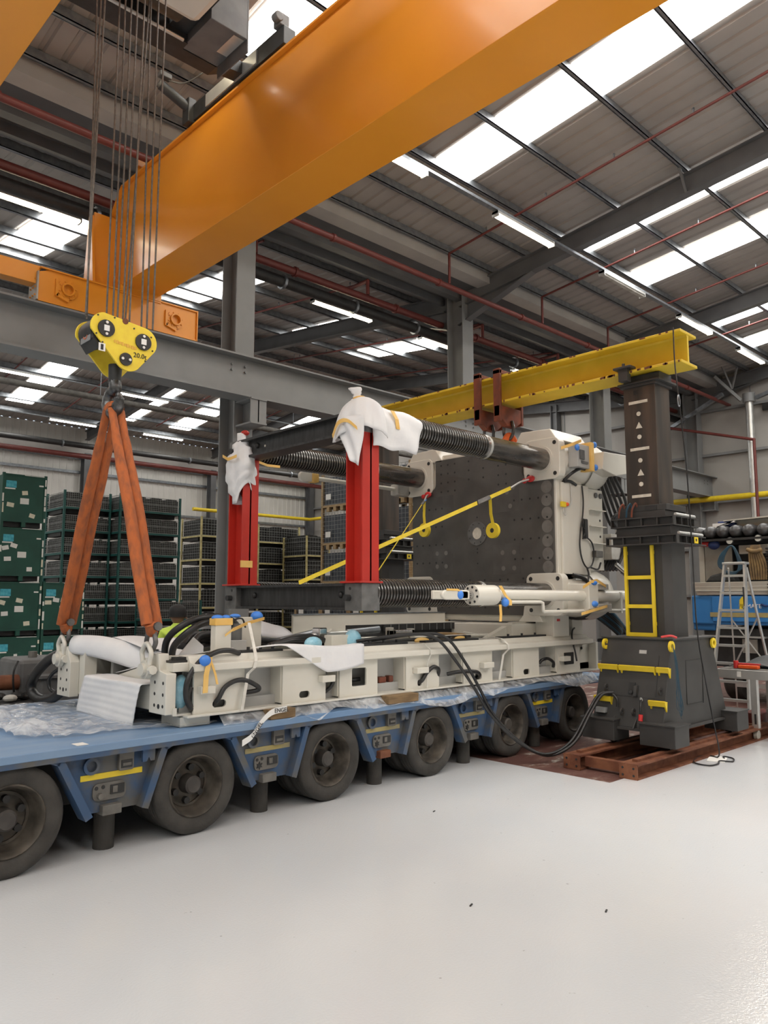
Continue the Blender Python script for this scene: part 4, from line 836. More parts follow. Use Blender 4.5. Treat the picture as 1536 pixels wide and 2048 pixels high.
# ---- polythene under the bed ----
def wr(x, y): return .5 * sin(5.1 * x + 7 * y + sin(3 * x)) + .45 * sin(13 * y - 3 * x + 2 * sin(2.1 * x)) + .3 * sin(19 * x + 5 * y + 2 * sin(4 * y)) + .15 * sin(31 * y - 9 * x)
def p1(u, v):
    x = 2.05 + 1.45 * u; y = 7.9 - (2.25 - .35 * (1 - u) ** 2 + .06 * sin(9 * u)) * v
    e = max(0, 1 - abs(u - .12) * 7) * .05 + .02
    return (x + .03 * sin(9 * v), y, .797 + .006 + e * abs(wr(x * 1.5, y * 1.5)) * (1.3 if u < .45 else .5))
M().grid(p1, 70, 70).build('plastic_sheet', 'polythene', label='crumpled clear polythene spread on the blue deck under the bed end', cat='plastic sheet', smooth=80)
def p2(u, v):
    x = 3.5 + 5.7 * u; y = 5.70 - .24 * v
    hang = max(0, v - .45) / .55; d = .10 * (.5 + .5 * sin(2.2 * x + .6)) + .05 * (.5 + .5 * sin(5.3 * x)) + .02
    d += .10 * max(0, 1 - abs(x - 4.45) * 5) + .06 * max(0, 1 - abs(x - 6.95) * 4)
    return (x, y - .018 * wr(x, v * .5) * hang, .868 - hang * d + .008 * wr(x * 1.3, y * 2))
M().grid(p2, 260, 14).build('plastic_sheet', 'polythene', label='clear polythene skirt hanging along the bottom of the bed', cat='plastic sheet', smooth=80)
# printed tape hanging from the packer
tp = thing('printed_tape', (3.95, 5.44, .7), 'white tape with black lettering fluttering below the bed', 'tape')
M().strip([(4.08, 5.44, .875), (3.92, 5.435, .86), (3.80, 5.43, .78), (3.72, 5.425, .69), (3.62, 5.42, .645)], (.0, 0.0, .05), .003, sub=4).build('tape_band', 'print_white', tp)
text('tape_lettering', 'ENGEL', .05, (4.02, 5.432, .868), (pi / 2, 0, 0), 'print_black', tp, .001)
text('tape_lettering', 'ENGEL', .05, (3.765, 5.424, .735), (pi / 2, -radians(50), 0), 'print_black', tp, .001)
# ================= PLATEN WITH TIE BARS =================
XP = 8.33; YC, ZC = 6.77, 2.735
pl = thing('mould_platen', (8.7, YC, 1.52), 'big white machine platen with dark drilled steel face and four tie bars', 'machine platen')
TB_ = [(5.68, 3.61, 'near upper'), (7.87, 3.61, 'far upper'), (5.68, 1.87, 'near lower'), (7.87, 1.87, 'far lower')]
def crossp(y0, y1, ya, yb, z0, z1, za, zb, r=.08):   # plus-shaped outline with rounded inner corners
    P = []
    P += [(ya, z0), (yb, z0)]; P += [(yb + r - r * sin(t), za - r + r * cos(t)) for t in [pi / 2 * k / 4 for k in range(4, -1, -1)]]
    P += [(y1 - .03, za), (y1, za + .03), (y1, zb - .03), (y1 - .03, zb)]; P += [(yb + r - r * sin(t), zb + r - r * cos(t)) for t in [pi / 2 * k / 4 for k in range(5)]]
    P += [(yb, z1), (ya, z1)]; P += [(ya - r + r * sin(t), zb + r - r * cos(t)) for t in [pi / 2 * k / 4 for k in range(4, -1, -1)]]
    P += [(y0 + .03, zb), (y0, zb - .03), (y0, za + .03), (y0 + .03, za)]; P += [(ya - r + r * sin(t), za - r + r * cos(t)) for t in [pi / 2 * k / 4 for k in range(5)]]
    return P
fc = M().prism(crossp(5.535, 8.005, 6.0, 7.54, 1.60, 3.83, 2.06, 3.40), 'yz', XP - .02, XP + .03).build('face_plate', 'platen', pl)
M().prism(crossp(5.50, 8.04, 5.80, 7.75, 1.56, 3.87, 2.0, 3.46, .05), 'yz', XP + .02, 8.95).build('body_casting', 'white_paint', pl, bev=.012)
# T-pattern of bolt holes on the face
m = M()
cols = [5.62, 5.75, 5.88, 6.01, 6.135, 7.42, 7.54, 7.67, 7.80, 7.92]; mid = [6.39, 6.65, 6.91, 7.17]
for z in (3.118, 2.857, 2.595, 2.336):
    for y in cols: m.cyl((XP - .0205, y, z), (XP - .022, y, z), .015, n=8)
for z in (3.748, 3.62, 3.49, 3.36, 2.07, 1.70):
    for y in mid + [6.26, 7.30, 7.43]:
        if z < 3.4 and z > 2.2 and y in (6.65, 6.91): continue
        m.cyl((XP - .0205, y, z), (XP - .022, y, z), .015, n=8)
for y in (5.62, 5.75, 5.88, 6.01): m.cyl((XP - .0205, y, 2.08), (XP - .022, y, 2.08), .015, n=8); m.cyl((XP - .0205, y, 3.37), (XP - .022, y, 3.37), .015, n=8)
for dz in (-.22, -.27, -.42, .22): m.cyl((XP - .0205, 6.77, 2.72 + dz), (XP - .022, 6.77, 2.72 + dz), .012, n=8)
m.build('bolt_holes', 'black', pl, kind='stuff')
for z in (3.25, 3.08, 2.909, 2.738, 2.557, 2.386, 2.217): M().cyl((XP - .019, 5.622, z), (XP - .0207, 5.622, z), .082, n=24).build('ejector_disc', 'platen_mark', pl)
for y, z in ((5.95, 3.36), (6.15, 3.3), (6.25, 3.24), (6.2, 3.05), (7.35, 2.47), (7.52, 2.47), (7.35, 2.28), (7.52, 2.28), (6.34, 2.43), (6.15, 2.43), (6.33, 2.22), (6.15, 2.22)): M().cyl((XP - .021, y, z), (XP - .0225, y, z), .032, n=16).build('insert_disc', 'platen_mark', pl)
for y0, y1, z0, z1 in ((7.22, 7.62, 2.16, 2.58), (6.05, 6.5, 2.14, 2.55), (6.05, 6.5, 2.98, 3.32), (7.2, 7.6, 2.98, 3.3)): M().box(XP - .0212, XP - .02, y0, y1, z0, z1).build('insert_plate', 'platen_dark', pl)
rg = M().ring((XP - .02, 6.771, 2.718), (XP - .03, 6.771, 2.718), .168, .082, 40).build('locating_ring', 'end_block', pl, smooth=40)
M().cyl((XP - .02, 6.771, 2.718), (XP - .0225, 6.771, 2.718), .083, n=32).build('centre_bore', 'mark_white', rg)
for k in range(8): a = k * pi / 4 + .3; M().cyl((XP - .03, 6.771 + .14 * cos(a), 2.718 + .14 * sin(a)), (XP - .0315, 6.771 + .14 * cos(a), 2.718 + .14 * sin(a)), .009, n=8).build('ring_bolt', 'black', rg)
# corner pads, housings, tie bars
def tprof(L0, L1, R=.148, p=.042):
    o = []; x = L0
    while x < L1 - p: o += [(R, x), (R, x + p * .34), (R - .02, x + p * .5), (R - .02, x + p * .84)]; x += p
    o.append((R, L1)); return o
for y, z, nm in TB_:
    sy = 1 if y < YC else -1; sz = 1 if z > ZC else -1
    pd = M().prism(rrect(y - .275, y + .275, z - .27, z + .27, .09, 5), 'yz', XP - .035, XP + .10).build('corner_pad', 'white_paint', pl, bev=.008)
    for dy in (-.205, .205):
        for dz in (-.2, .2): M().cyl((XP - .0352, y + dy, z + dz), (XP - .038, y + dy, z + dz), .027, n=14).build('bolt_hole', 'black', pd)
    hs = M().rev([(.16, 0), (.26, .02), (.27, .25), (.31, .45), (.31, .72), (.30, .9)], (XP + .08, y, z), (1, 0, 0), 32).build('tie_housing', 'white_paint', pl, smooth=40)
    M().rev([(.33, 0), (.34, .04), (.34, .30), (.31, .44), (.22, .54), (.001, .57)], (XP + .70, y, z), (1, 0, 0), 32).build('nut_cover', 'white_paint', pl, smooth=40)
    xt = 7.08 if sy > 0 and sz > 0 else (6.95 if sy > 0 else 7.3)
    ti = M().rev([(.001, 5.20 - 5.2), (.12, 5.20 - 5.2), (.12, .06)] + tprof(.06, xt - 5.2), (5.2, y, z), (1, 0, 0), 36).build('tie_bar_thread', 'thread_steel', pl, smooth=30)
    M().ring((xt, y, z), (xt + .045, y, z), .146, .10, 36).build('collar', 'alu', ti, smooth=30)
    M().cyl((xt + .04, y, z), (8.42, y, z), .142, n=40).build('tie_bar_shaft', 'tie_steel', ti, smooth=30)
    M().ring((XP - .036, y, z), (XP - .05, y, z), .175, .142, 36).build('bush_ring', 'white_paint', pd, smooth=30)
# near side: door panel, web flange with ribs
M().box(8.42, 9.06, 5.465, 5.50, 2.13, 3.31).build('side_door', 'white_paint', pl, bev=.006)
M().box(9.0, 9.5, 5.52, 5.56, 2.2, 3.3).build('side_web', 'white_paint', pl, bev=.004)
for z in (2.55, 2.78, 3.0): M().box(9.06, 9.46, 5.44, 5.52, z, z + .012).build('web_rib', 'white_paint', pl)
for x, z in ((9.32, 3.22), (9.44, 3.22)): M().cyl((x, 5.52, z), (x, 5.50, z), .036, n=14).build('round_plug', 'machine_grey', pl)
for x, z in ((9.42, 2.88), (9.42, 2.66)): M().cyl((x, 5.52, z), (x, 5.515, z), .017, n=10).build('bolt_hole', 'black', pl)
M().box(9.2, 9.38, 5.46, 5.52, 2.37, 2.46).build('proximity_sensor', 'dusty_grey', pl, bev=.006)
M().prism([(8.38, 2.13), (9.06, 2.13), (8.95, 2.02), (8.7, 2.02)], 'xz', 5.5, 5.6).build('lower_web', 'white_paint', pl)
M().box(8.4, 8.95, 5.55, 7.99, 3.86, 3.92).build('top_plate', 'white_paint', pl, bev=.01)
M().prism([(5.45, 3.85), (6.15, 3.80), (6.0, 4.02), (5.55, 4.0)], 'yz', XP - .02, 9.05).build('lifting_lug', 'white_paint', pl, bev=.01)
M().prism([(7.4, 3.80), (8.1, 3.85), (8.0, 4.0), (7.55, 4.02)], 'yz', XP - .02, 9.05).build('lifting_lug', 'white_paint', pl, bev=.01)
M().box(8.85, 9.15, 6.0, 6.3, 3.93, 3.98).build('red_pad', 'red_plastic', pl, bev=.02)
# connection box at the upper housing
M().prism([(8.95, 3.50), (9.0, 3.74), (9.65, 3.77), (9.65, 3.52), (9.3, 3.45)], 'xz', 5.18, 5.4).build('valve_manifold', 'white_paint', pl, bev=.01)
g = M().box(8.52, 8.84, 5.28, 5.42, 3.50, 3.80).build('terminal_box', 'grey_inside', pl, bev=.008)
M().box(8.56, 8.66, 5.26, 5.28, 3.6, 3.72).box(8.6, 8.75, 5.265, 5.28, 3.55, 3.58).build('terminals', 'machine_grey', g)
M().box(8.80, 8.875, 5.25, 5.44, 3.47, 3.85).build('masking_tape', 'tape', g, bev=.004)
for x, z in ((8.92, 3.83), (8.93, 3.53), (8.5, 3.74)): M().sph((x, 5.27, z), .042, 10, 8, (1, .7, 1)).build('blue_cap', 'blue_plastic', g, smooth=60)
M().strip([(8.3, 5.38, 3.72), (8.45, 5.3, 3.78), (8.6, 5.27, 3.84)], (0, 0, .04)).build('masking_tape', 'tape', g)
M().sph((9.72, 5.3, 3.72), .05, 10, 8).build('blue_cap', 'blue_plastic', pl, smooth=60)
M().box(9.7, 9.8, 5.27, 5.38, 3.6, 3.74).build('masking_tape', 'tape', pl)
def phose(pts, r, nm='hose', mat='rubber'): M().tube(pts, r, 8, sub=6).build(nm, mat, pl, smooth=60)
phose([(8.86, 5.36, 3.50), (8.7, 5.36, 3.50), (8.55, 5.4, 3.42), (8.47, 5.46, 3.33)], .022)
phose([(8.47, 5.47, 3.32), (8.6, 5.45, 3.33), (8.75, 5.46, 3.30)], .02)
phose([(8.88, 5.45, 3.3), (8.885, 5.44, 3.1), (8.86, 5.44, 2.9), (8.80, 5.44, 2.7), (8.77, 5.44, 2.5), (8.82, 5.44, 2.32), (8.93, 5.44, 2.22), (9.05, 5.44, 2.26), (9.11, 5.44, 2.4), (9.07, 5.44, 2.55), (8.93, 5.44, 2.62), (8.85, 5.44, 2.60)], .010, 'pendant_cable')
M().prism(rrect(8.88, 8.95, 2.60, 2.86, .02), 'xz', 5.42, 5.46).build('pendant_handset', 'black', pl)
phose([(8.87, 5.43, 2.86), (8.84, 5.43, 2.76), (8.9, 5.43, 2.70), (8.85, 5.43, 2.62)], .009, 'pendant_cable')
phose([(8.93, 5.44, 2.22), (8.93, 5.42, 2.14), (8.88, 5.40, 2.05)], .012)
phose([(8.62, 5.47, 2.12), (8.8, 5.42, 2.08), (8.95, 5.40, 1.98)], .028)
phose([(9.12, 5.5, 2.23), (9.25, 5.47, 2.21), (9.31, 5.46, 2.3)], .012)
M().box(8.37, 8.47, 5.43, 5.465, 2.98, 3.05).build('junction_yellow', 'yellow', pl, bev=.008)
M().sph((8.50, 5.44, 3.02), .026, 10, 8).build('lamp_orange', 'orange_tool', pl, smooth=60)
phose([(8.52, 5.45, 3.0), (8.6, 5.45, 3.03), (8.62, 5.45, 3.12), (8.62, 5.46, 3.31)], .007, 'conduit', 'alu')
phose([(8.42, 5.45, 2.97), (8.42, 5.44, 2.9), (8.46, 5.44, 2.88), (8.47, 5.44, 2.96)], .006, 'conduit', 'alu')
# hoses behind the platen
for k in range(6): phose([(9.55, 5.35 + .06 * k, 3.5), (9.75, 5.3 + .05 * k, 3.1 - .05 * k), (9.55 + .05 * k, 5.4, 2.9), (9.8, 5.35 + .04 * k, 2.6), (9.6, 5.4 + .05 * k, 2.2)], .02, 'rear_hose')
for k in range(8): phose([(9.5, 5.5 + .05 * k, 1.7), (9.75, 5.45, 1.5 - .03 * k), (9.9 - .05 * k, 5.4 + .04 * k, 1.25), (9.6, 5.5, 1.0 + .04 * k)], .024, 'rear_hose', 'rubber' if k % 3 else 'hose_blue')
for k in range(3): M().cyl((9.42 + .08 * k, 5.3, 2.28 - .05 * k), (9.6 + .08 * k, 5.2, 2.12 - .05 * k), .03, n=12).build('cartridge', 'chrome' if k != 1 else 'black', pl, smooth=40)
M().box(9.5, 9.75, 5.4, 5.6, 2.35, 2.7).build('rear_valve_block', 'grime_white', pl, bev=.01)
# lower foot of the platen
M().box(8.36, 8.95, 5.75, 7.8, 1.52, 1.62).build('base_foot', 'white_paint', pl, bev=.02)
M().prism([(5.72, 1.52), (6.1, 1.52), (6.02, 1.60), (6.0, 1.72), (5.85, 1.75)], 'yz', XP - .03, 8.9).build('foot_leg', 'white_paint', pl, bev=.008)
M().prism([(7.82, 1.52), (7.44, 1.52), (7.52, 1.60), (7.54, 1.72), (7.7, 1.75)], 'yz', XP - .03, 8.9).build('foot_leg', 'white_paint', pl, bev=.008)
# ---- front transport frame on the tie ends ----
tf = thing('transport_frame', (5.16, 6.77, 1.7), 'dark steel beams joined by two red posts across the tie bar ends', 'frame')
def xbeam(z0, z1):
    b = M().box(5.04, 5.28, 5.80, 7.74, z1 - .026, z1).box(5.04, 5.28, 5.80, 7.74, z0, z0 + .026).box(5.11, 5.14, 5.80, 7.74, z0 + .02, z1 - .02).build('cross_beam', 'dark_steel', tf)
    for y in (5.93, 7.45): M().sph((5.10, y, (z0 + z1) / 2 + .02), .034, 10, 8, (.8, 1, 1)).build('beam_bolt', 'black', b, smooth=50)
    for y0, y1, yb in ((5.545, 5.80, 5.75), (7.74, 7.95, 7.86)):
        k = M().box(5.04, 5.28, y0, y1, z0 - .005, z1 - .0).build('end_block', 'end_block', tf, bev=.006)
        M().cyl((5.04, yb - .02, (z0 + z1) / 2 - .01), (4.98, yb - .02, (z0 + z1) / 2 - .01), .032, n=14).build('clamp_bolt', 'black', k, smooth=40)
        M().cyl((5.0405, yb - .03, (z0 + z1) / 2 + .08), (5.037, yb - .03, (z0 + z1) / 2 + .08), .016, n=12).build('pin_hole', 'black', k)
xbeam(1.70, 1.965); xbeam(3.47, 3.70)
M().cyl((5.105, 7.3, 3.58), (5.11, 7.3, 3.58), .014, n=10).build('pin_hole', 'mark_white', tf)
for y0, y1, z1 in ((5.55, 5.80, 3.62), (7.65, 7.95, 3.62)):
    p_ = M().box(5.05, 5.27, y0, y0 + .016, 1.98, z1).box(5.05, 5.27, y1 - .016, y1, 1.98, z1).box(5.15, 5.17, y0, y1, 1.98, z1).build('red_post', 'red', tf)
    M().box(5.0, 5.30, y0 - .03, y1 + .03, 1.966, 1.984).build('base_plate', 'red', p_, bev=.003)
    if y0 > 7: M().box(5.045, 5.05, y0 - .002, y0 + .02, 2.18, 2.26).box(5.05, 5.2, y0 - .004, y0, 2.18, 2.26).build('tape_band', 'tape', p_)
# ---- foam wraps over the frame corners ----
def blob(name, lab, fn_list, tape):
    m = M()
    for fn, a, b in fn_list: m.grid(fn, a, b)
    o = m.build(name, 'foam', label=lab, cat='foam wrap', smooth=80, solid=.008)
    tape.build('tape', 'tape', o)
def wA(u, v):   # saddle over the threaded bar, hanging lower on the near side
    a = radians(-62) + radians(255) * v; r = .178 + .012 * sin(5 * a + 6 * u); x = 5.16 + (.62 + .14 * sin(pi * v) - .1 * v) * u
    return (x, 5.68 - r * (cos(a) if a > 0 else 1 - .1 * abs(a)), 3.60 + (r * sin(a) if a > 0 else .25 * a) + .012 * sin(11 * u))
def wB(u, v):   # bell over the beam end
    a = radians(-112) + radians(235) * u; pr = [.045, .12, .185, .235, .265, .285, .30, .31, .32]
    q = v * 8; i = min(7, int(q)); R = pr[i] + (pr[i + 1] - pr[i]) * (q - i); R *= 1 + .05 * v * sin(7 * a) + .03 * v * sin(13 * a + 1)
    return (5.17 - .80 * R * cos(a), 5.70 + R * sin(a), 3.85 - .40 * v ** 1.5 - .05 * v * sin(2.2 * a))
def wC(u, v):   # tail down the red post
    w_ = .19 * (1 - .62 * v ** 1.6); y = 5.63 + (u - .5) * 2 * w_ - .05 * v
    return (4.94 - .04 * cos((u - .5) * 3) + .03 * v + .018 * sin(9 * u + 5 * v), y, 3.60 - .40 * v - .10 * v * (1 - u))
def wD(u, v):   # twisted tuft
    a = 2 * pi * u; r = [.07, .045, .032, .05, .065][min(4, int(v * 5))] * (1 + .2 * sin(3 * a))
    return (5.12 + r * cos(a), 5.68 + r * sin(a) + .06 * v, 3.80 + .15 * v)
blob('foam_wrap', 'white foam wrapped and taped over the near upper frame corner', [(wA, 20, 26), (wB, 40, 14), (wC, 12, 12), (wD, 12, 8)],
     M().strip([(4.92, 5.86, 3.44), (4.885, 5.74, 3.55), (4.885, 5.60, 3.555), (4.90, 5.47, 3.46)], (0, .01, .04), .006, 4).strip([(5.44, 5.53, 3.735), (5.46, 5.485, 3.64), (5.48, 5.485, 3.54)], (.05, 0, 0), .006).ring((5.12, 5.68, 3.795), (5.12, 5.69, 3.835), .07, .045, 12))
def vA(u, v):
    a = 2 * pi * u; k = [.05, .11, .17, .19, .20, .17, .12][min(6, int(v * 7))] * (1 + .16 * sin(3 * a + 2 * v) + .06 * sin(9 * a))
    return (5.10 + .75 * k * cos(a), 7.78 + k * sin(a) - .05 * v, 3.80 - .86 * v * (1 - .28 * max(0, -sin(a))))
def vB(u, v):
    a = radians(20) + radians(190) * v; r = .18; L = .60 * (1 - .5 * abs(v - .45))
    return (5.18 + L * u, 7.86 - r * cos(a), 3.58 + r * sin(a) - .03 * u)
blob('foam_wrap', 'white foam tied over the far upper frame corner, hanging down the red post', [(vA, 26, 18), (vB, 14, 16)],
     M().strip([(4.93, 7.92, 3.52), (4.915, 7.78, 3.46), (4.93, 7.62, 3.48)], (0, 0, .035), .006).strip([(5.2, 7.66, 3.47), (5.4, 7.66, 3.43), (5.6, 7.68, 3.44)], (0, 0, .03), .006))
M().sph((5.12, 7.74, 3.80), .05, 10, 7, (1, 1.2, .7)).build('red_rag', 'red', label='red rag tucked in the top of the far foam wrap', cat='rag', smooth=40)
# ---- hydraulic cylinders ----
hc = thing('hydraulic_cylinder', (7.4, 5.2, 1.74), 'long white hydraulic cylinder along the near lower side of the platen', 'hydraulic cylinder')
YH, ZH = 5.2, 1.852
M().prism([(5.72 + .075 - .075 * cos(t), ZH + .05 * sin(t)) for t in [pi / 2 * k / 5 - 0 for k in range(6)]] + [(6.1, ZH + .05), (6.12, ZH + .03), (6.12, ZH - .03), (6.1, ZH - .05)] + [(5.72 + .075 - .075 * cos(t), ZH - .05 * sin(t)) for t in [pi / 2 * k / 5 for k in range(5, 0, -1)]], 'xz', YH - .09, YH - .05).prism([(5.74, ZH + .045), (6.12, ZH + .045), (6.12, ZH - .045), (5.74, ZH - .045)], 'xz', YH + .05, YH + .09).box(6.0, 6.14, YH - .09, YH + .09, ZH - .045, ZH + .045).build('clevis', 'white_paint', hc, bev=.012)
M().sph((5.99, YH - .09, ZH), .045, 12, 8, (1, .5, 1)).build('blue_cap', 'blue_plastic', hc, smooth=60)
M().strip([(5.78, YH - .092, ZH + .052), (5.95, YH - .095, ZH + .05), (6.03, YH - .095, ZH + .01), (6.03, YH - .095, ZH - .04)], (0, .0, .02), .006).build('masking_tape', 'tape', hc)
M().cyl((6.12, YH, ZH), (6.3, YH, ZH), .038, n=18).build('piston_rod', 'chrome', hc, smooth=40)
h_ = M().cyl((6.27, YH, ZH), (6.64, YH, ZH), .108, n=28).build('gland_head', 'white_paint', hc, smooth=40)
for k in range(8): a = k * pi / 4 + .2; M().cyl((6.27, YH + .083 * cos(a), ZH + .083 * sin(a)), (6.265, YH + .083 * cos(a), ZH + .083 * sin(a)), .013, n=8).build('gland_bolt', 'black', h_)
M().cyl((6.62, YH, ZH), (8.42, YH, ZH), .064, n=24).build('barrel', 'white_paint', hc, smooth=40)
M().box(8.40, 8.62, YH - .1, YH + .3, ZH - .17, ZH + .15).build('trunnion_block', 'white_paint', hc, bev=.01)
M().cyl((8.62, YH, ZH), (9.4, YH, ZH), .075, n=24).build('rear_barrel', 'white_paint', hc, smooth=40)
M().box(8.58, 8.9, YH - .08, YH + .1, ZH + .075, ZH + .15).box(8.5, 8.95, YH - .09, YH + .1, ZH - .2, ZH - .1).build('port_block', 'grime_white', hc, bev=.006)
M().sph((8.52, YH - .1, ZH - .1), .055, 12, 8, (1.2, .7, .7)).sph((8.52, YH - .1, ZH + .16), .05, 12, 8, (1.2, .7, .6)).sph((6.73, YH - .09, ZH - .075), .05, 12, 8, (1, .8, 1)).build('blue_cap', 'blue_plastic', hc, smooth=60)
M().strip([(8.25, YH - .11, ZH + .10), (8.42, YH - .12, ZH + .17), (8.56, YH - .12, ZH + .19), (8.8, YH - .1, ZH + .12)], (0, 0, .035), .005).build('masking_tape', 'tape', hc)
M().strip([(8.2, YH - .11, ZH - .22), (8.5, YH - .12, ZH - .17), (8.8, YH - .11, ZH - .13)], (0, 0, .035), .005).build('masking_tape', 'tape', hc)
M().strip([(6.62, YH - .112, ZH + .1), (6.70, YH - .115, ZH - .0), (6.78, YH - .12, ZH - .06), (6.78, YH - .12, ZH - .11)], (.05, 0, 0), .006).build('masking_tape', 'tape', hc)
M().strip([(6.64, YH - .09, ZH - .1), (6.65, YH - .09, ZH - .2), (6.64, YH - .09, ZH - .28)], (.04, 0, 0), .005).build('masking_tape', 'tape', hc)
pts = [(6.74, YH - .06, ZH - .075), (7.42, YH - .06, ZH - .075), (7.47, YH - .06, ZH - .085), (7.475, YH - .06, ZH - .17), (7.49, YH - .06, ZH - .185), (9.4, YH - .06, ZH - .185)]
M().tube(pts, .02, 10, sub=0).build('oil_pipe', 'white_paint', hc, smooth=50)
M().box(8.32, 8.4, YH - .09, YH + .2, ZH - .21, ZH - .16).build('pipe_clip', 'white_paint', hc); M().box(9.2, 9.24, YH - .08, YH + .1, ZH - .22, ZH + .05).build('pipe_clip', 'white_paint', hc)
h2 = thing('hydraulic_cylinder', (7.2, 8.15, 3.4), 'slim white hydraulic ram beside the far upper tie bar', 'hydraulic cylinder')
M().cyl((6.55, 8.15, 3.45), (8.1, 8.15, 3.455), .03, n=14).build('ram_rod', 'white_paint', h2, smooth=40)
M().prism(arc(6.33, 3.455, .07, pi / 2, 1.5 * pi, 8) + [(6.5, 3.40), (6.56, 3.42), (6.56, 3.48), (6.5, 3.515)], 'xz', 8.12, 8.18).build('rod_eye', 'white_paint', h2, bev=.006)
M().box(6.46, 6.56, 8.09, 8.21, 3.39, 3.51).build('tape_wrap', 'tape', h2, bev=.01)
M().box(8.05, 8.35, 8.07, 8.23, 3.36, 3.53).build('ram_head', 'grime_white', h2, bev=.02)
# ---- ratchet straps across the frame ----
def rstrap(a, b, lab, ratio, wdv, coil):
    t = thing('ratchet_strap', a, lab, 'strap', 'yellow ratchet straps')
    a, b = V(a), V(b); r_ = a.lerp(b, ratio); e = a.lerp(b, ratio + .06)
    M().strip([a.lerp(b, .10), r_], wdv, .004).strip([e, b], wdv, .005).build('webbing', 'strap_yellow', t)
    d = (b - a).normalized(); s_ = V(wdv).normalized(); n_ = d.cross(s_).normalized()
    M().obox(a.lerp(b, ratio + .03), d * .10, s_ * .03, n_ * .018).build('ratchet_body', 'shackle', t, bev=.006)
    M().obox(a.lerp(b, ratio - .01) + n_ * .012, d * .05, s_ * .024, n_ * .008).build('ratchet_handle', 'blue_plastic', t, bev=.004)
    M().tube([a + V((.02, 0, .02)), a, a.lerp(b, .05) + V((0, 0, .02)), a.lerp(b, .10)], .013, 8).build('hook', 'alu', t, smooth=50)
    M().sph(a + V((-.01, 0, 0)), .045, 10, 7, (.6, 1.5, 1.0)).sph(a + V((-.015, .09, -.02)), .03, 8, 6, (.6, 1.4, 1.1)).build('eye_bolt', 'red_plastic', t, smooth=50)
    c = r_ + V(coil)
    M().strip([r_, r_.lerp(c, .5) + V((.0, .01, 0)), c + V((0, 0, .09))], (0, .045, 0), .004).build('strap_tail', 'strap_yellow', t)
    M().ring(c + V((-.02, 0, 0)), c + V((.025, 0, 0)), .098, .008, 24).build('rolled_webbing', 'strap_yellow', t, smooth=40)
    M().ring(c + V((-.021, 0, 0)), c + V((-.012, 0, 0)), .03, .008, 14).build('roll_core', 'dark_steel', t)
rstrap((8.27, 5.83, 3.37), (5.30, 6.88, 1.99), 'wide yellow ratchet strap from the near corner of the platen face', .20, (0, .012, .048), (.05, .0, -.42))
rstrap((8.27, 7.65, 3.34), (5.32, 5.70, 2.0), 'thinner-looking yellow ratchet strap from the far corner of the platen face', .10, (.03, .022, .0), (0, .0, -.42))
# ================= HYDRAULIC GANTRY =================
def gtrack(yc, lab):
    t = thing('gantry_track', (9.0, yc, 0), lab, 'rail track', 'rusty gantry tracks')
    for y in (yc - .33, yc + .33):
        r_ = M().box(7.36, 11.2, y - .1, y + .1, .132, .15).box(7.36, 11.2, y - .1, y + .1, 0, .018).box(7.36, 11.2, y - .008, y + .008, .018, .132).box(7.5, 11.0, y - .03, y + .03, .15, .175).build('track_rail', 'rust', t)
        e = M().box(7.355, 7.37, y - .1, y + .1, .0, .15).build('end_plate', 'rust', r_)
        for dy in (-.06, .06):
            for dz in (.04, .11): M().cyl((7.354, y + dy, dz), (7.35, y + dy, dz), .012, n=8).build('end_hole', 'black', r_)
    for x in (7.46, 9.2, 11.0): M().box(x, x + .08, yc - .23, yc + .23, .03, .13).build('track_tie', 'rust', t)
gtrack(4.41, 'rusty steel gantry track under the near tower'); gtrack(9.33, 'rusty steel gantry track under the far tower')
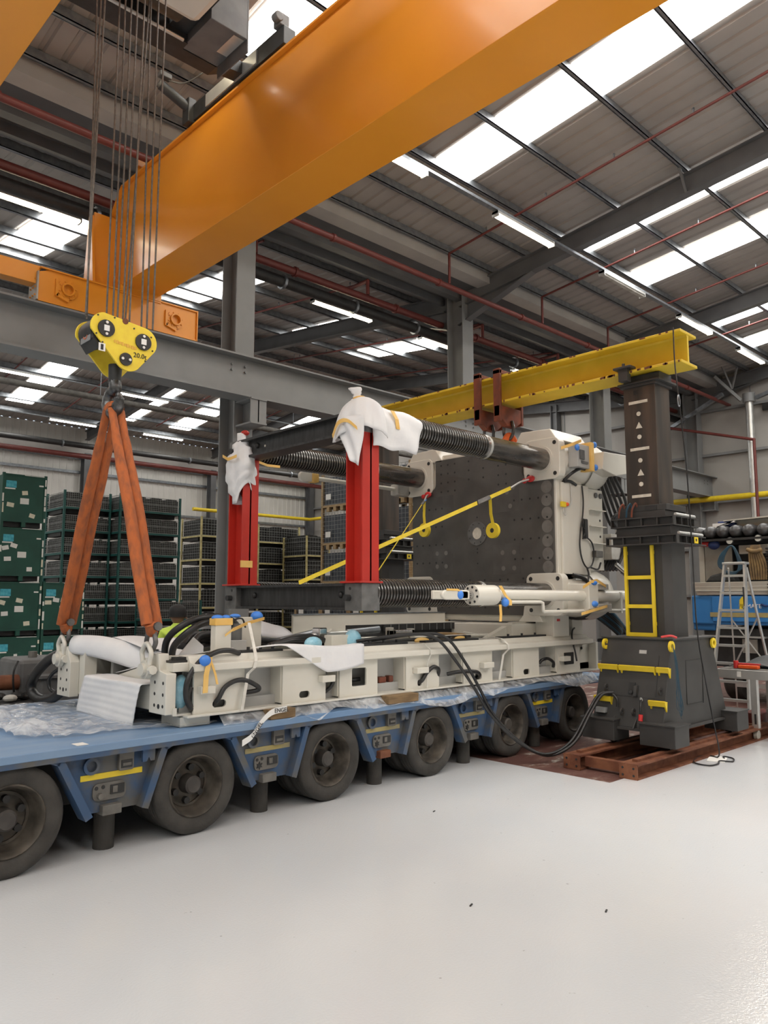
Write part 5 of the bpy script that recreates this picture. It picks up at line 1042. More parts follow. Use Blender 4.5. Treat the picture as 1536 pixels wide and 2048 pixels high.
def tower(lab):
    CX, CY = 8.975, 4.52
    t = thing('gantry_tower', (CX, CY, .176), lab, 'gantry', 'hydraulic gantry towers')
    for x0, x1 in ((8.08, 8.42), (9.72, 10.06)):
        for y0, y1 in ((3.92, 4.33), (4.64, 5.05)):
            f = M().box(x0, x1, y0, y1, .215, .45).build('foot_box', 'gantry_grey', t, bev=.006)
            M().box(x0 - .015, x1 + .015, y0 - .012, y1 + .012, .44, .455).build('foot_lid', 'gantry_grey', f)
            yw = 4.09 if y0 < 4.5 else 4.73
            M().cyl((x0 + .17, yw - .04, .238), (x0 + .17, yw + .04, .238), .062, n=18).build('foot_wheel', 'dark_steel', f, smooth=40)
    b = M().frus((8.19, 9.89, 4.11, 4.98), (8.45, 9.5, 4.10, 4.94), .37, 1.35).build('base_casing', 'gantry_grey', t, bev=.006)
    M().box(8.14, 9.94, 4.07, 5.02, .345, .372).build('base_flange', 'gantry_grey', t)
    M().box(8.43, 9.52, 4.07, 4.97, 1.345, 1.365).build('base_lid', 'gantry_grey', t, bev=.004)
    fx = lambda z: 8.19 + (z - .37) / .98 * .26       # front face x at height z
    for y0, y1, z, br in ((4.70, 4.95, 1.02, 1), (4.24, 4.68, 1.02, 1), (4.07, 4.22, 1.02, 1), (4.74, 4.96, .66, 1), (4.08, 4.28, .66, 1)):
        h = M().obox(((fx(z) - .05), (y0 + y1) / 2, z), (.012, 0, .003), (0, (y1 - y0) / 2, 0), (-.008, 0, .028)).build('guard_bar', 'yellow', t)
        for y in (y0 + .015, y1 - .015): M().prism([(fx(z) - .055, z + .02), (fx(z) + .01, z + .02), (fx(z) - .005, z - .09), (fx(z) - .04, z - .03)], 'xz', y - .008, y + .008).build('guard_bracket', 'yellow', h)
    def fbox(y0, y1, z0, z1, d, nm, mt, bev=0):
        zc = (z0 + z1) / 2; return M().obox((fx(zc) - d / 2, (y0 + y1) / 2, zc), (d / 2, 0, 0), (0, (y1 - y0) / 2, 0), (.26 / .98 * (z1 - z0) / 2, 0, (z1 - z0) / 2)).build(nm, mt, t, bev=bev)
    hw = fbox(4.478, 4.562, .73, .86, .006, 'inspection_hole', 'black')
    M().cyl((fx(.76) - .01, 4.52, .755), (fx(.76) - .03, 4.52, .755), .02, n=10).build('hole_nut', 'gantry_grey', hw)
    fbox(4.44, 4.475, .72, .83, .05, 'hole_hood', 'gantry_grey'); fbox(4.38, 4.47, 1.185, 1.225, .004, 'maker_plate', 'alu')
    fbox(4.80, 4.93, .50, .56, .05, 'socket_box', 'steel_light', .004)
    for y, z in ((4.83, .78), (4.165, .79), (4.60, .53), (4.457, .54)):
        M().ring((fx(z) - .03, y - .008, z), (fx(z) - .03, y + .008, z), .042, .018, 16).build('pad_eye', 'gantry_grey', t)
    fbox(4.222, 4.23, .72, 1.17, .003, 'door_seam', 'black'); fbox(4.23, 4.9, .70, .706, .003, 'door_seam', 'black')
    M().cyl((fx(.69), 4.40, .69), (fx(.69) - .05, 4.37, .68), .016, n=10).build('hose_coupling', 'alu', t)
    M().tube([(fx(.69) - .05, 4.37, .68), (fx(.6) - .09, 4.35, .62), (fx(.5) - .07, 4.345, .52)], .012, 8).build('short_hose', 'rubber', t)
    M().cyl((fx(.5) - .07, 4.345, .53), (fx(.45) - .07, 4.345, .46), .024, n=12).build('red_valve_tag', 'red_plastic', t)
    M().tube([(fx(.72) - .02, 4.80, .72), (fx(.72) - .07, 4.72, .72), (fx(.66) - .06, 4.66, .66), (fx(.6) - .04, 4.66, .58)], .014, 8).build('short_hose', 'rubber', t)
    for y in (4.7, 4.43): M().prism([(8.12, .37), (8.2, .37), (8.22, .48)], 'xz', y - .006, y + .006).build('foot_gusset', 'gantry_grey', t)
    for x, y in ((8.43, 4.90), (8.43, 4.075), (9.53, 4.075)):
        M().ring((x - .03, y - .012, 1.28), (x - .03, y + .012, 1.28), .062, .032, 18).build('lifting_eye', 'yellow', t, smooth=40)
    # hatch outline on the near side
    for x0, x1, z0, z1 in ((8.79, 8.795, .61, 1.10), (9.22, 9.225, .59, 1.10), (8.79, 9.22, 1.10, 1.105), (8.79, 9.22, .60, .605)):
        M().box(x0, x1, 4.10, 4.108, z0, z1).build('hatch_seam', 'black', t)
    mc = M().prism([(8.72, 4.30), (8.80, 4.22), (9.15, 4.22), (9.24, 4.30), (9.24, 4.76), (9.15, 4.84), (8.80, 4.84), (8.72, 4.76)], 'xy', 1.36, 2.46).build('lower_column', 'gantry_grey', t)
    ld = M().box(8.66, 8.70, 4.735, 4.765, 1.37, 2.45).box(8.66, 8.70, 4.39, 4.42, 1.37, 2.45).build('ladder_rails', 'yellow', t)
    for z in (2.07, 1.725, 1.39): M().box(8.665, 8.695, 4.42, 4.735, z - .022, z + .022).build('ladder_rung', 'yellow', ld)
    for z in (2.35, 1.5): M().box(8.70, 8.73, 4.74, 4.76, z, z + .04).box(8.70, 8.73, 4.395, 4.415, z, z + .04).build('ladder_stay', 'yellow', ld)
    # two jacking collars
    def collar(x0, x1, y0, y1, z0, z1):
        c = M().box(x0, x1, y0, y1, z1 - .014, z1).box(x0, x1, y0, y1, z0, z0 + .014).box(x0 + .06, x1 - .06, y0 + .06, y1 - .06, z0, z1).build('jacking_collar', 'gantry_grey', t)
        for k in range(5):
            y = y0 + (y1 - y0) * k / 4; M().box(x0 + .005, x0 + .065, y - .006, y + .006, z0, z1).build('collar_rib', 'gantry_grey', c)
        for k in range(4):
            x = x0 + (x1 - x0) * (k + .4) / 4; M().box(x - .006, x + .006, y0 + .005, y0 + .065, z0, z1).build('collar_rib', 'gantry_grey', c)
        for y in (y0 + .025,): M().cyl((x0 + .12, y, z1 + .02), (x1 - .05, y, z1 + .02), .018, n=10).build('guide_rod', 'alu', c, smooth=40)
        return c
    c1 = collar(8.58, 9.38, 4.05, 4.95, 2.455, 2.565); c2 = collar(8.62, 9.30, 4.10, 4.90, 2.675, 2.79)
    M().box(8.66, 9.28, 4.15, 4.85, 2.565, 2.675).box(8.68, 9.2, 4.22, 4.82, 2.79, 2.865).build('collar_core', 'gantry_grey', t, bev=.004)
    M().box(9.05, 9.15, 4.045, 4.052, 2.475, 2.55).build('yellow_tag', 'yellow', c1); M().box(9.08, 9.11, 4.042, 4.046, 2.50, 2.53).build('tag_mark', 'black', c1)
    tb = M().box(8.68, 9.2, 4.20, 4.83, 2.865, 2.94).build('clamp_block', 'gantry_grey', t, bev=.004)
    M().box(8.675, 8.685, 4.32, 4.47, 2.875, 2.925).build('clamp_window', 'black', tb)
    for y, mt in ((4.80, 'clamp_red'), (4.70, 'hose_blue'), (4.63, 'clamp_red')): M().tube([(8.64, y, 2.80), (8.63, y - .02, 2.9), (8.66, y - .05, 2.97), (8.70, y - .05, 2.9)], .012, 6).build('jack_hose', mt, t)
    uc = M().box(8.77, 9.15, 4.33, 4.75, 2.85, 4.47).build('upper_column', 'mill_steel', t, bev=.006)
    for z in (4.246, 3.655, 3.068): M().box(8.766, 8.77, 4.43, 4.68, z - .018, z + .018).build('height_bar', 'mark_white', uc)
    for z in (4.097, 3.806, 3.511, 3.215): M().cyl((8.766, 4.553, z), (8.77, 4.553, z), .028, n=18).build('height_dot', 'mark_white', uc)
    for z in (3.949, 3.357): M().prism([(4.51, z - .035), (4.596, z - .035), (4.553, z + .045)], 'yz', 8.766, 8.77).build('height_triangle', 'mark_white', uc)
    M().box(8.765, 8.77, 4.555, 4.61, 4.345, 4.40).build('sight_hole', 'black', uc)
    M().box(8.74, 9.18, 4.30, 4.78, 4.44, 4.475).box(8.72, 9.2, 4.25, 4.8, 4.475, 4.50).build('cap_plate', 'gantry_grey', t, bev=.004)
    M().box(8.80, 9.12, 4.28, 4.76, 4.50, 4.595).build('saddle', 'gantry_grey', t, bev=.004)
    return t
tw = tower('dark grey hydraulic gantry tower with yellow ladder, in the right foreground')
cl = []
def beamclamp(y, lab):
    t = thing('beam_clamp', (8.66, y, 4.5), lab, 'clamp', 'dark beam clamps')
    M().box(8.60, 8.70, y - .06, y + .06, 4.50, 4.66).box(8.58, 8.72, y - .12, y + .12, 4.655, 4.685).cyl((8.63, y, 4.68), (8.63, y, 4.73), .02, n=8).build('clamp_body', 'gantry_grey', t, bev=.006)
beamclamp(4.66, 'dark clamp holding the yellow beam on the near tower'); beamclamp(9.3, 'dark clamp holding the yellow beam on the far tower')
dup(tw, (8.975, 9.33, .10 + .076), 'dark grey hydraulic gantry tower standing behind the platen')
# ---- yellow lifting beam ----
lb = thing('lifting_beam', (8.88, 6.9, 4.6), 'heavy yellow I-beam spanning between the two gantry towers', 'beam')
M().box(8.66, 9.09, 3.93, 9.95, 4.60, 4.635).build('bottom_flange', 'beam_yellow', lb, bev=.006)
M().box(8.66, 9.09, 3.93, 9.95, 4.975, 5.01).build('top_flange', 'beam_yellow', lb, bev=.006)
M().prism([(8.84, 4.63), (8.91, 4.63), (8.895, 4.66), (8.895, 4.95), (8.91, 4.98), (8.84, 4.98), (8.855, 4.95), (8.855, 4.66)], 'xz', 3.94, 9.94).build('web', 'beam_yellow', lb)
m = M()
for k in range(70):
    y = rnd(3.95, 9.8); m.box(8.6585, 8.66, y, y + rnd(.01, .07), 4.60 + rnd(0, .012), 4.625 + rnd(0, .01)); 
    if k % 2: y = rnd(3.95, 9.8); m.box(8.6585, 8.66, y, y + rnd(.01, .05), 4.99, 5.01)
m.build('paint_chips', 'rust', lb, kind='stuff')
for i, y in enumerate((6.62, 6.98)):
    t = thing('lifting_bracket', (8.87, y, 4.2), 'rust-red lifting bracket with hook over the yellow beam, ' + ('right of the pair' if i == 0 else 'left of the pair'), 'bracket', 'red lifting brackets')
    for xx in (8.60, 9.11): M().box(xx, xx + .045, y - .06, y + .06, 4.33, 5.10).build('side_strap', 'clamp_red', t, bev=.006)
    M().box(8.60, 9.155, y - .06, y + .06, 5.02, 5.08).build('top_bar', 'clamp_red', t, bev=.006)
    M().prism([(8.60, 4.56), (9.155, 4.56), (9.155, 4.40), (8.98, 4.28), (8.78, 4.28), (8.60, 4.40)], 'xz', y - .05, y + .05).build('bottom_yoke', 'clamp_red', t, bev=.008)
    M().tube([(8.87, y - .06, 4.36), (8.87, y - .085, 4.26), (8.87, y - .07, 4.16), (8.87, y, 4.10), (8.87, y + .07, 4.16), (8.87, y + .085, 4.26), (8.87, y + .06, 4.36)], .024, 10).build('hook_shackle', 'hook_metal', t, smooth=60)
    s_ = thing('web_sling', (8.87, y, 3.95), 'bright orange sling loop under the %s red bracket' % ('right' if i == 0 else 'left'), 'sling', 'short orange slings')
    M().tube([(8.8, y + .05, 3.98), (8.84, y + .03, 4.10), (8.88, y, 4.16), (8.94, y - .03, 4.10), (8.98, y - .05, 3.98)], .05, 8).build('sling_loop', 'sling_bright', s_, smooth=60)
    M().cyl((8.87, y, 3.97), (8.87, y, 4.02), .06, n=10).build('sling_foot', 'sling_bright', s_)
# control cable hanging from the beam end to the floor
M().tube([(8.63, 4.0, 5.03), (8.61, 3.99, 4.6), (8.60, 3.96, 4.2), (8.66, 3.95, 3.7), (8.72, 3.95, 3.2), (8.76, 3.95, 2.4), (8.79, 3.95, 1.5), (8.88, 3.92, .9), (8.96, 3.88, .4), (9.02, 3.86, .05), (9.06, 3.98, .012), (8.95, 4.05, .012), (8.58, 3.96, .012), (8.53, 3.77, .012), (8.70, 3.74, .012), (8.86, 3.79, .012), (8.93, 3.68, .012), (9.10, 3.74, .012), (9.14, 3.86, .012), (9.05, 3.82, .012)], .0085, 6, sub=6).build('control_cable', 'rubber', smooth=60, label='thin black cable hanging from the yellow beam and coiled on the floor', cat='cable')
M().tube([(8.585, 3.955, 4.18), (8.57, 3.955, 4.13), (8.585, 3.955, 4.06), (8.61, 3.955, 4.06), (8.62, 3.955, 4.13), (8.605, 3.955, 4.18)], .008, 6, closed=True).build('carabiner', 'galv', smooth=60, label='steel carabiner on the hanging black cable', cat='carabiner')
M().obox((8.98, 3.87, .004), (.16, .05, 0), (-.03, .09, 0), (0, 0, .002)).build('paper_sheet', 'paper', label='white paper sheet lying beside the coiled cable', cat='paper')
# bundle of blue cords on the base corner
bc = thing('cord_bundle', (8.45, 4.06, .5), 'bundle of thin blue cords hanging from the gantry base corner', 'cords')
for k in range(9):
    a = rnd(-.03, .03); M().tube([(8.38, 4.05, 1.30), (8.40 + a, 4.03, 1.12), (8.43 + 2 * a, 4.03 + a * .3, .85), (8.46 + 3 * a, 4.03, .68 + rnd(-.1, .1)), (8.50 + rnd(-.04, .04), 4.03, .50 + rnd(-.02, .2))], .003, 5).build('cord', 'hose_blue', bc)
M().tube([(8.33, 4.16, 1.385), (8.40, 4.08, 1.40), (8.46, 4.04, 1.378)], .014, 6).build('red_cord_knot', 'red_plastic', bc)
# ================= STORED CRATES AND STILLAGES =================
LV = ['bottom', 'second from the floor', 'third from the floor', 'fourth from the floor', 'fifth from the floor', 'sixth from the floor', 'seventh from the floor', 'topmost']
def lev(i, n): return 'topmost' if i == n - 1 else LV[i]
# ---- green steel crates ----
def green_crate(x0, y0, z0, W, D, Hc, lab, seed):
    rs = random.Random(seed); R_ = rs.uniform
    t = thing('green_crate', (x0 + W / 2, y0 + D / 2, z0), lab, 'crate', 'green steel crates')
    b = M().box(x0 + .035, x0 + W - .035, y0 + .012, y0 + D - .012, z0 + .13, z0 + Hc - .03).build('crate_body', 'green', t)
    for px, py in ((x0, y0), (x0 + W - .05, y0), (x0, y0 + D - .05), (x0 + W - .05, y0 + D - .05)):
        M().box(px, px + .05, py, py + .05, z0, z0 + Hc).build('corner_post', 'green', t)
    M().box(x0 + .05, x0 + W - .05, y0, y0 + .03, z0 + .10, z0 + .14).build('edge_rail', 'green', t); M().box(x0 + .05, x0 + W - .05, y0, y0 + .03, z0 + Hc - .05, z0 + Hc - .02).build('edge_rail', 'green', t)
    M().box(x0 + .06, x0 + W - .06, y0 + .12, y0 + D - .02, z0 + .001, z0 + .13).build('fork_gap_shade', 'black', t)  # black box put in to give the shade of the fork gap
    M().box(x0 + .4, x0 + .48, y0 + .005, y0 + .06, z0 + .0, z0 + .10).build('fork_spacer', 'green', t)
    y = y0 + .011
    def lbl(cx, cz, w_, h_, a, mt, nm):
        M().obox((x0 + cx, y - .002, z0 + cz), (w_ / 2 * cos(a), 0, w_ / 2 * sin(a)), (0, .0015, 0), (-h_ / 2 * sin(a), 0, h_ / 2 * cos(a))).build(nm, mt, b)
    k = Hc / 1.09
    lbl(.17, .86 * k, .20, .14, 0, 'label_blue', 'blue_label'); lbl(.15, .77 * k, .20, .025, 0, 'paper', 'barcode_strip'); lbl(.76, .87 * k, .09, .03, 0, 'paper', 'small_label')
    lbl(.44, .53 * k, .17, .12, 0, 'paper', 'packing_note')
    for c_ in rs.sample(((.42, .86), (.28, .71), (.12, .66), (.22, .30), (.17, .44), (.6, .24), (.44, .70)), rs.choice((3, 4, 5))): lbl(*c_, .12 + R_(-.02, .02), .085, R_(-.3, .3), rs.choice(('paper', 'paper_cream')), 'paper_label')
    for px in (x0 + .005, x0 + W - .045):
        zz = z0 + .12
        while zz < z0 + Hc - .12:
            h = R_(.06, .22)
            if R_(0, 1) < .72: M().box(px + R_(0, .008), px + .03 + R_(0, .012), y0 - .004, y0 - .001, zz, min(z0 + Hc - .03, zz + h)).build('torn_tape', rs.choice(('paper_cream', 'paper')), b)
            zz += h + R_(.01, .1)
    M().box(x0 + .42, x0 + W - .06, y0 - .003, y0 + .0, z0 + Hc - .035, z0 + Hc - .025).build('white_edge_line', 'paper', b)
for i in range(4): green_crate(5.08, 16.3, 1.09 * i, .87, 1.15, 1.09, 'dark green steel crate with paper labels in the left stack, ' + lev(i, 4), 11 + i)
for i in range(2): green_crate(5.97, 16.3, 1.09 * i, .87, 1.15, 1.09, 'dark green steel crate in the short right-hand stack, ' + ('upper' if i else 'lower'), 31 + i)
# ---- wire mesh stillages ----
def stillage(name, x0, y0, W, D, Hc, frame, lab, cat, group, rails=2, nx=22, nz=7, post=.05, fillh=.75, goods='dark_goods', seed=1, leg=.10, sides=True):
    rs = random.Random(seed)
    t = thing(name, (x0 + W / 2, y0 + D / 2, 0), lab, cat, group)
    for px, py in ((x0, y0), (x0 + W - post, y0), (x0, y0 + D - post), (x0 + W - post, y0 + D - post)): M().box(px, px + post, py, py + post, 0, Hc).build('corner_post', frame, t)
    for a in ((x0, x0 + W, y0, y0 + .04), (x0, x0 + W, y0 + D - .04, y0 + D), (x0, x0 + .04, y0, y0 + D), (x0 + W - .04, x0 + W, y0, y0 + D)): M().box(*a, leg, leg + .05).build('base_rail', frame, t)
    M().box(x0 + .02, x0 + W - .02, y0 + .02, y0 + D - .02, leg + .03, leg + .04).build('base_sheet', frame, t)
    z0, z1 = leg + .06, Hc - .05
    for k in range(rails + 1):
        z = z0 + (z1 - z0) * k / rails
        M().box(x0 + post, x0 + W - post, y0 + .008, y0 + .018, z - .006, z + .006).build('wire_rail', 'wire', t)
        M().box(x0 + .008, x0 + .018, y0 + post, y0 + D - post, z - .006, z + .006).build('wire_rail', 'wire', t)
    m = M(); w_ = .0028
    for k in range(1, nx): x = x0 + post + (W - 2 * post) * k / nx; m.box(x - w_, x + w_, y0 + .01, y0 + .015, z0, z1)
    for k in range(1, nz): z = z0 + (z1 - z0) * k / nz; m.box(x0 + post, x0 + W - post, y0 + .01, y0 + .015, z - w_, z + w_)
    n2 = max(3, int(nx * D / W))
    for k in range(1, n2): y = y0 + post + (D - 2 * post) * k / n2; m.box(x0 + .01, x0 + .015, y - w_, y + w_, z0, z1)
    for k in range(1, nz): z = z0 + (z1 - z0) * k / nz; m.box(x0 + .01, x0 + .015, y0 + post, y0 + D - post, z - w_, z + w_)
    m.build('wire_mesh', 'wire', t, kind='stuff')
    m = M(); zt = leg + .04
    if goods == 'goods_blue': m.box(x0 + .05, x0 + W - .05, y0 + .05, y0 + D - .05, zt, zt + (Hc - leg) * fillh)
    else:
        n_ = 9; m.box(x0 + .06, x0 + W - .06, y0 + .06, y0 + D - .06, zt, zt + (Hc - leg) * fillh)
        for k in range(n_):
            xx = x0 + .08 + (W - .4) * rs.random(); hh = (Hc - leg) * fillh * rs.uniform(.9, 1.12); m.box(xx, xx + rs.uniform(.12, .3), y0 + .045, y0 + D - .07, zt, zt + hh)
    m.build('stored_goods', goods, t)
    M().box(x0 + .05, x0 + W - .05, y0 + .25, y0 + D - .05, .005, leg + .03).build('base_gap_block', 'black', t)  # solid black box filling the gap below the base
    return t
def stack(proto, n, pitch, labf, x=None, y=None):
    b = proto.location.copy()
    for i in range(n):
        if i == 0 and x is None: tag(proto, labf(0, n)); continue
        dup(proto, (b.x if x is None else x, b.y if y is None else y, pitch * i), labf(i, n))
gm = 'teal mesh stillages'
p = stillage('mesh_stillage', 7.28, 18.8, 1.2, 1.15, .56, 'teal_frame', 'x', 'stillage', gm, seed=3)
stack(p, 8, .56, lambda i, n: 'teal wire mesh stillage behind the left sling, ' + lev(i, n))
p = stillage('mesh_stillage', 8.52, 18.4, 1.70, 1.15, .56, 'teal_frame', 'x', 'stillage', gm, nx=32, seed=5)
stack(p, 8, .56, lambda i, n: 'wide teal wire mesh stillage behind the right sling, ' + lev(i, n))
p = stillage('mesh_stillage', 8.78, 16.9, 1.25, 1.0, .6, 'teal_frame', 'x', 'stillage', 'low mesh stillages', nx=24, seed=8)
stack(p, 3, .6, lambda i, n: 'teal wire mesh stillage of the low stack by the worker, ' + ('bottom', 'middle', 'top')[i])
gc = 'cream stillages'
p = stillage('cream_stillage', 12.07, 20.5, 1.75, 1.2, .72, 'pale_yellow', 'x', 'stillage', gc, rails=3, nx=16, nz=6, seed=9, fillh=.8)
stack(p, 6, .72, lambda i, n: 'cream-framed stillage of dark parts left of the grey column, ' + lev(i, n))
stack(p, 6, .72, lambda i, n: 'cream-framed stillage of dark parts between column and red post, ' + lev(i, n), x=15.6, y=21.95)
p = stillage('cream_stillage', 15.63, 19.9, 1.0, 1.3, .78, 'pale_yellow', 'x', 'stillage', gc, rails=4, nx=8, nz=5, seed=12, fillh=.9)
stack(p, 5, .78, lambda i, n: 'open cream stillage of wrapped dark parts near the far corner, ' + lev(i, n))
# ---- mesh box pallets with timber posts along the end ----
gi = 'mesh box pallets'
def box_pallet(lab):
    x0, y0, W, D, Hc = 13.85, 15.80, 1.0, 1.18, 1.07
    t = thing('mesh_box_pallet', (x0 + W / 2, y0 + D / 2, 0), lab, 'box pallet', gi)
    for px, py in ((x0, y0), (x0 + W - .07, y0), (x0, y0 + D - .07), (x0 + W - .07, y0 + D - .07)): M().box(px, px + .07, py, py + .07, 0, Hc).build('corner_post', 'wood_pale', t)
    M().box(x0, x0 + .07, y0, y0 + D, .12, .18).build('side_bearer', 'wood_pale', t); M().box(x0 + W - .07, x0 + W, y0, y0 + D, .12, .18).build('side_bearer', 'wood_pale', t)
    M().box(x0, x0 + W, y0, y0 + .07, .12, .18).build('end_bearer', 'wood_pale', t); M().box(x0, x0 + W, y0 + D - .07, y0 + D, .12, .18).build('end_bearer', 'wood_pale', t)
    for k in (.25, .5, .75): M().box(x0, x0 + .1, y0 + D * k - .06, y0 + D * k + .06, 0, .12).build('pallet_block', 'wood_pale', t)
    M().box(x0 + .03, x0 + W - .03, y0 + .03, y0 + D - .03, .16, .18).build('pallet_deck', 'wood', t)
    M().box(x0 + .06, x0 + W - .06, y0 + .06, y0 + D - .06, .18, .97).build('plastic_liner', 'goods_blue', t)
    m = M(); w_ = .004
    for k in range(9): y = y0 + .07 + (D - .14) * k / 8; m.box(x0 + .005, x0 + .015, y - w_, y + w_, .2, Hc - .04)
    for k in range(8): z = .2 + (Hc - .24) * k / 7; m.box(x0 + .005, x0 + .015, y0 + .06, y0 + D - .06, z - w_, z + w_)
    for k in range(8): x = x0 + .07 + (W - .14) * k / 7; m.box(x - w_, x + w_, y0 + .005, y0 + .015, .2, Hc - .04)
    for k in range(8): z = .2 + (Hc - .24) * k / 7; m.box(x0 + .06, x0 + W - .06, y0 + .005, y0 + .015, z - w_, z + w_)
    m.build('wire_mesh', 'wire', t, kind='stuff')
    M().box(x0 + .0, x0 + .004, y0 + D - .42, y0 + D - .2, .34, .50).build('paper_label', 'paper', t)
    return t
p = box_pallet('x')
stack(p, 5, 1.07, lambda i, n: 'mesh box pallet in the stack left of the near red post, ' + lev(i, n))
for j, (dy, n_, nm) in enumerate(((1.19, 2, 'low stack below the crossing strap'), (-1.18, 5, 'stack behind the near red post'), (-2.36, 5, 'stack beside the far gantry tower'), (-3.52, 3, 'short stack behind the platen'))):
    for i in range(n_): dup(p, (p.location.x + .01 * j, p.location.y + dy, 1.07 * i), 'mesh box pallet in the %s, %s' % (nm, lev(i, n_)))
# ================= RIGHT BACKGROUND =================
tk = thing('support_truck', (14.9, 5.2, 0), 'blue support truck with a row of dark air tanks behind the stepladder', 'truck')
M().box(14.0, 16.2, 3.4, 6.37, 1.36, 1.885).build('blue_body', 'truck_blue', tk, bev=.03)
M().box(13.97, 14.0, 4.6, 5.98, 1.42, 1.86).build('tail_panel', 'truck_blue', tk, bev=.006)
M().box(13.965, 13.97, 5.0, 6.02, 1.50, 1.58).build('yellow_stripe', 'dusty_yellow', tk)
M().box(14.05, 14.3, 5.98, 6.38, 1.25, 1.55).build('corner_box', 'truck_blue', tk, bev=.03)
text('fleet_lettering', 'FL', .10, (13.964, 5.46, 1.69), (pi / 2, 0, -pi / 2), 'print_white', tk)
text('fleet_lettering', 'MATE', .10, (13.964, 5.25, 1.69), (pi / 2, 0, -pi / 2), 'print_white', tk)
M().prism([(5.50, 1.62), (5.44, 1.62), (5.42, 1.80), (5.36, 1.86), (5.44, 1.86), (5.49, 1.80)], 'yz', 13.962, 13.97).build('yellow_emblem', 'yellow', tk)
M().tube([(13.97, 5.12, 1.72), (13.93, 5.10, 1.72), (13.93, 5.05, 1.70), (13.97, 5.03, 1.70)], .02, 8).build('tow_eye', 'navy', tk)
M().frus((13.98, 15.8, 4.9, 6.25), (13.92, 15.8, 4.88, 6.30), 1.89, 2.12).build('cream_tray', 'cream_plastic', tk, bev=.008)
for z in (1.96, 2.03): M().box(13.94, 13.97, 4.92, 6.26, z, z + .02).build('tray_rib', 'cream_plastic', tk)
M().box(14.5, 16.2, 3.4, 6.3, 2.1, 3.0).build('rear_bulkhead', 'black', tk)
M().box(14.3, 14.5, 3.4, 6.3, 2.80, 2.90).build('tank_shelf', 'black', tk)
M().box(14.32, 14.36, 5.72, 6.22, 2.15, 2.82).build('checker_panel', 'checker_plate', tk)
M().box(14.34, 14.4, 6.24, 6.34, 1.9, 2.85).build('door_post', 'cream_plastic', tk)
for i, y in enumerate((6.21, 6.0, 5.77, 5.54, 5.31, 5.06, 4.80)):
    a = M().rev([(.001, -.05), (.06, -.035), (.095, .0), (.112, .06), (.112, .7)], (14.02, y, 3.03), (1, 0, 0), 20).build('air_tank', 'tank_grey', tk, smooth=40)
M().box(13.98, 14.3, 3.6, 6.3, 2.86, 2.90).build('tank_rack', 'black', tk)
for y, z in ((5.62, 2.85), (5.13, 2.87)):
    l_ = M().rev([(.001, .06), (.05, .05), (.07, 0), (.06, -.01)], (14.0, y, z), (1, 0, 0), 18).build('work_lamp', 'black', tk, smooth=40)
    M().cyl((13.985, y, z), (13.99, y, z), .055, n=18).build('lamp_glass', 'glass_lens', l_)
M().box(14.05, 14.2, 6.0, 6.2, 2.78, 2.86).build('red_canister', 'red_plastic', tk, bev=.02)
M().sph((14.08, 5.94, 2.80), .11, 12, 8, (.6, 1, .8)).build('navy_bag', 'navy', tk, smooth=50)
M().box(14.2, 14.3, 5.05, 5.55, 2.62, 2.78).build('grey_beam', 'cream_plastic', tk, bev=.01)
for k in range(7): M().tube([(13.95, 5.58, 2.76), (13.94, 5.70 + .012 * k, 2.6), (13.93, 5.72 + .014 * k, 2.4), (13.94, 5.6, 2.22 + .012 * k), (13.95, 5.47 - .01 * k, 2.36), (13.95, 5.50 - .006 * k, 2.6)], .014, 6, closed=True).build('coiled_blue_hose', 'hose_blue', tk, smooth=50)
for k in range(7): M().tube([(13.95, 5.22 - .02 * k, 2.75), (13.93, 5.26 - .03 * k, 2.64), (13.94, 5.27 - .045 * k, 2.4), (13.95, 5.25 - .04 * k, 2.15)], .02, 6).build('hanging_rope', 'rope_brown', tk, smooth=50)
M().tube([(13.93, 5.30, 2.68), (13.90, 5.18, 2.64), (13.93, 5.05, 2.67)], .035, 8).build('rope_tie', 'rope_brown', tk, smooth=50)
pts = []
for k in range(120): a = k * .8; pts.append((13.97 + .06 * cos(a), 4.93 + .07 * sin(a), 2.70 - .85 * k / 120))
M().tube(pts, .014, 6, sub=0).build('spiral_hose', 'rubber', tk, smooth=50)
M().prism([(5.55, 2.13), (6.1, 2.13), (6.0, 2.24), (5.75, 2.30), (5.6, 2.22)], 'yz', 14.0, 14.25).build('black_cover', 'tarp', tk, bev=.03)
M().prism([(6.0, 3.20), (6.0, 3.09), (5.93, 3.09), (5.93, 3.14), (5.72, 3.17), (5.60, 3.24), (5.6, 3.20)], 'yz', 14.2, 14.3).build('mirror_arm', 'print_white', tk)
M().box(14.25, 14.4, 5.62, 5.93, 3.13, 3.24).build('navy_screen', 'navy', tk, bev=.02)
M().prism([(3.3, 3.33), (5.8, 3.25), (5.8, 3.23), (3.3, 3.29)], 'yz', 14.2, 15.4).build('roof_panel', 'cream_plastic', tk)
M().box(14.35, 14.5, 3.4, 5.65, 3.1, 3.25).build('cab_back', 'cream_plastic', tk)
M().box(14.1, 16.2, 3.5, 6.2, .62, 1.3).build('chassis', 'black', tk)
for y, r_ in ((5.78, .43), (5.05, .43), (4.2, .43)):
    for yy in (y,):
        w_ = M().rev([(.24, -.14), (.40, -.14), (r_, -.10), (r_, .10), (.40, .14), (.24, .14), (.2, .05), (.001, .05)], (14.55, yy, r_), (0, 1, 0), 28).build('tyre', 'tyre', tk, smooth=35)
M().box(14.02, 14.06, 5.25, 5.5, .88, 1.12).build('checker_step', 'checker_plate', tk)
M().box(13.98, 14.1, 5.1, 6.2, 1.14, 1.17).build('mudguard_rail', 'alu', tk)
M().box(13.9, 14.0, 5.0, 5.6, .30, .36).build('bumper_step', 'alu', tk)
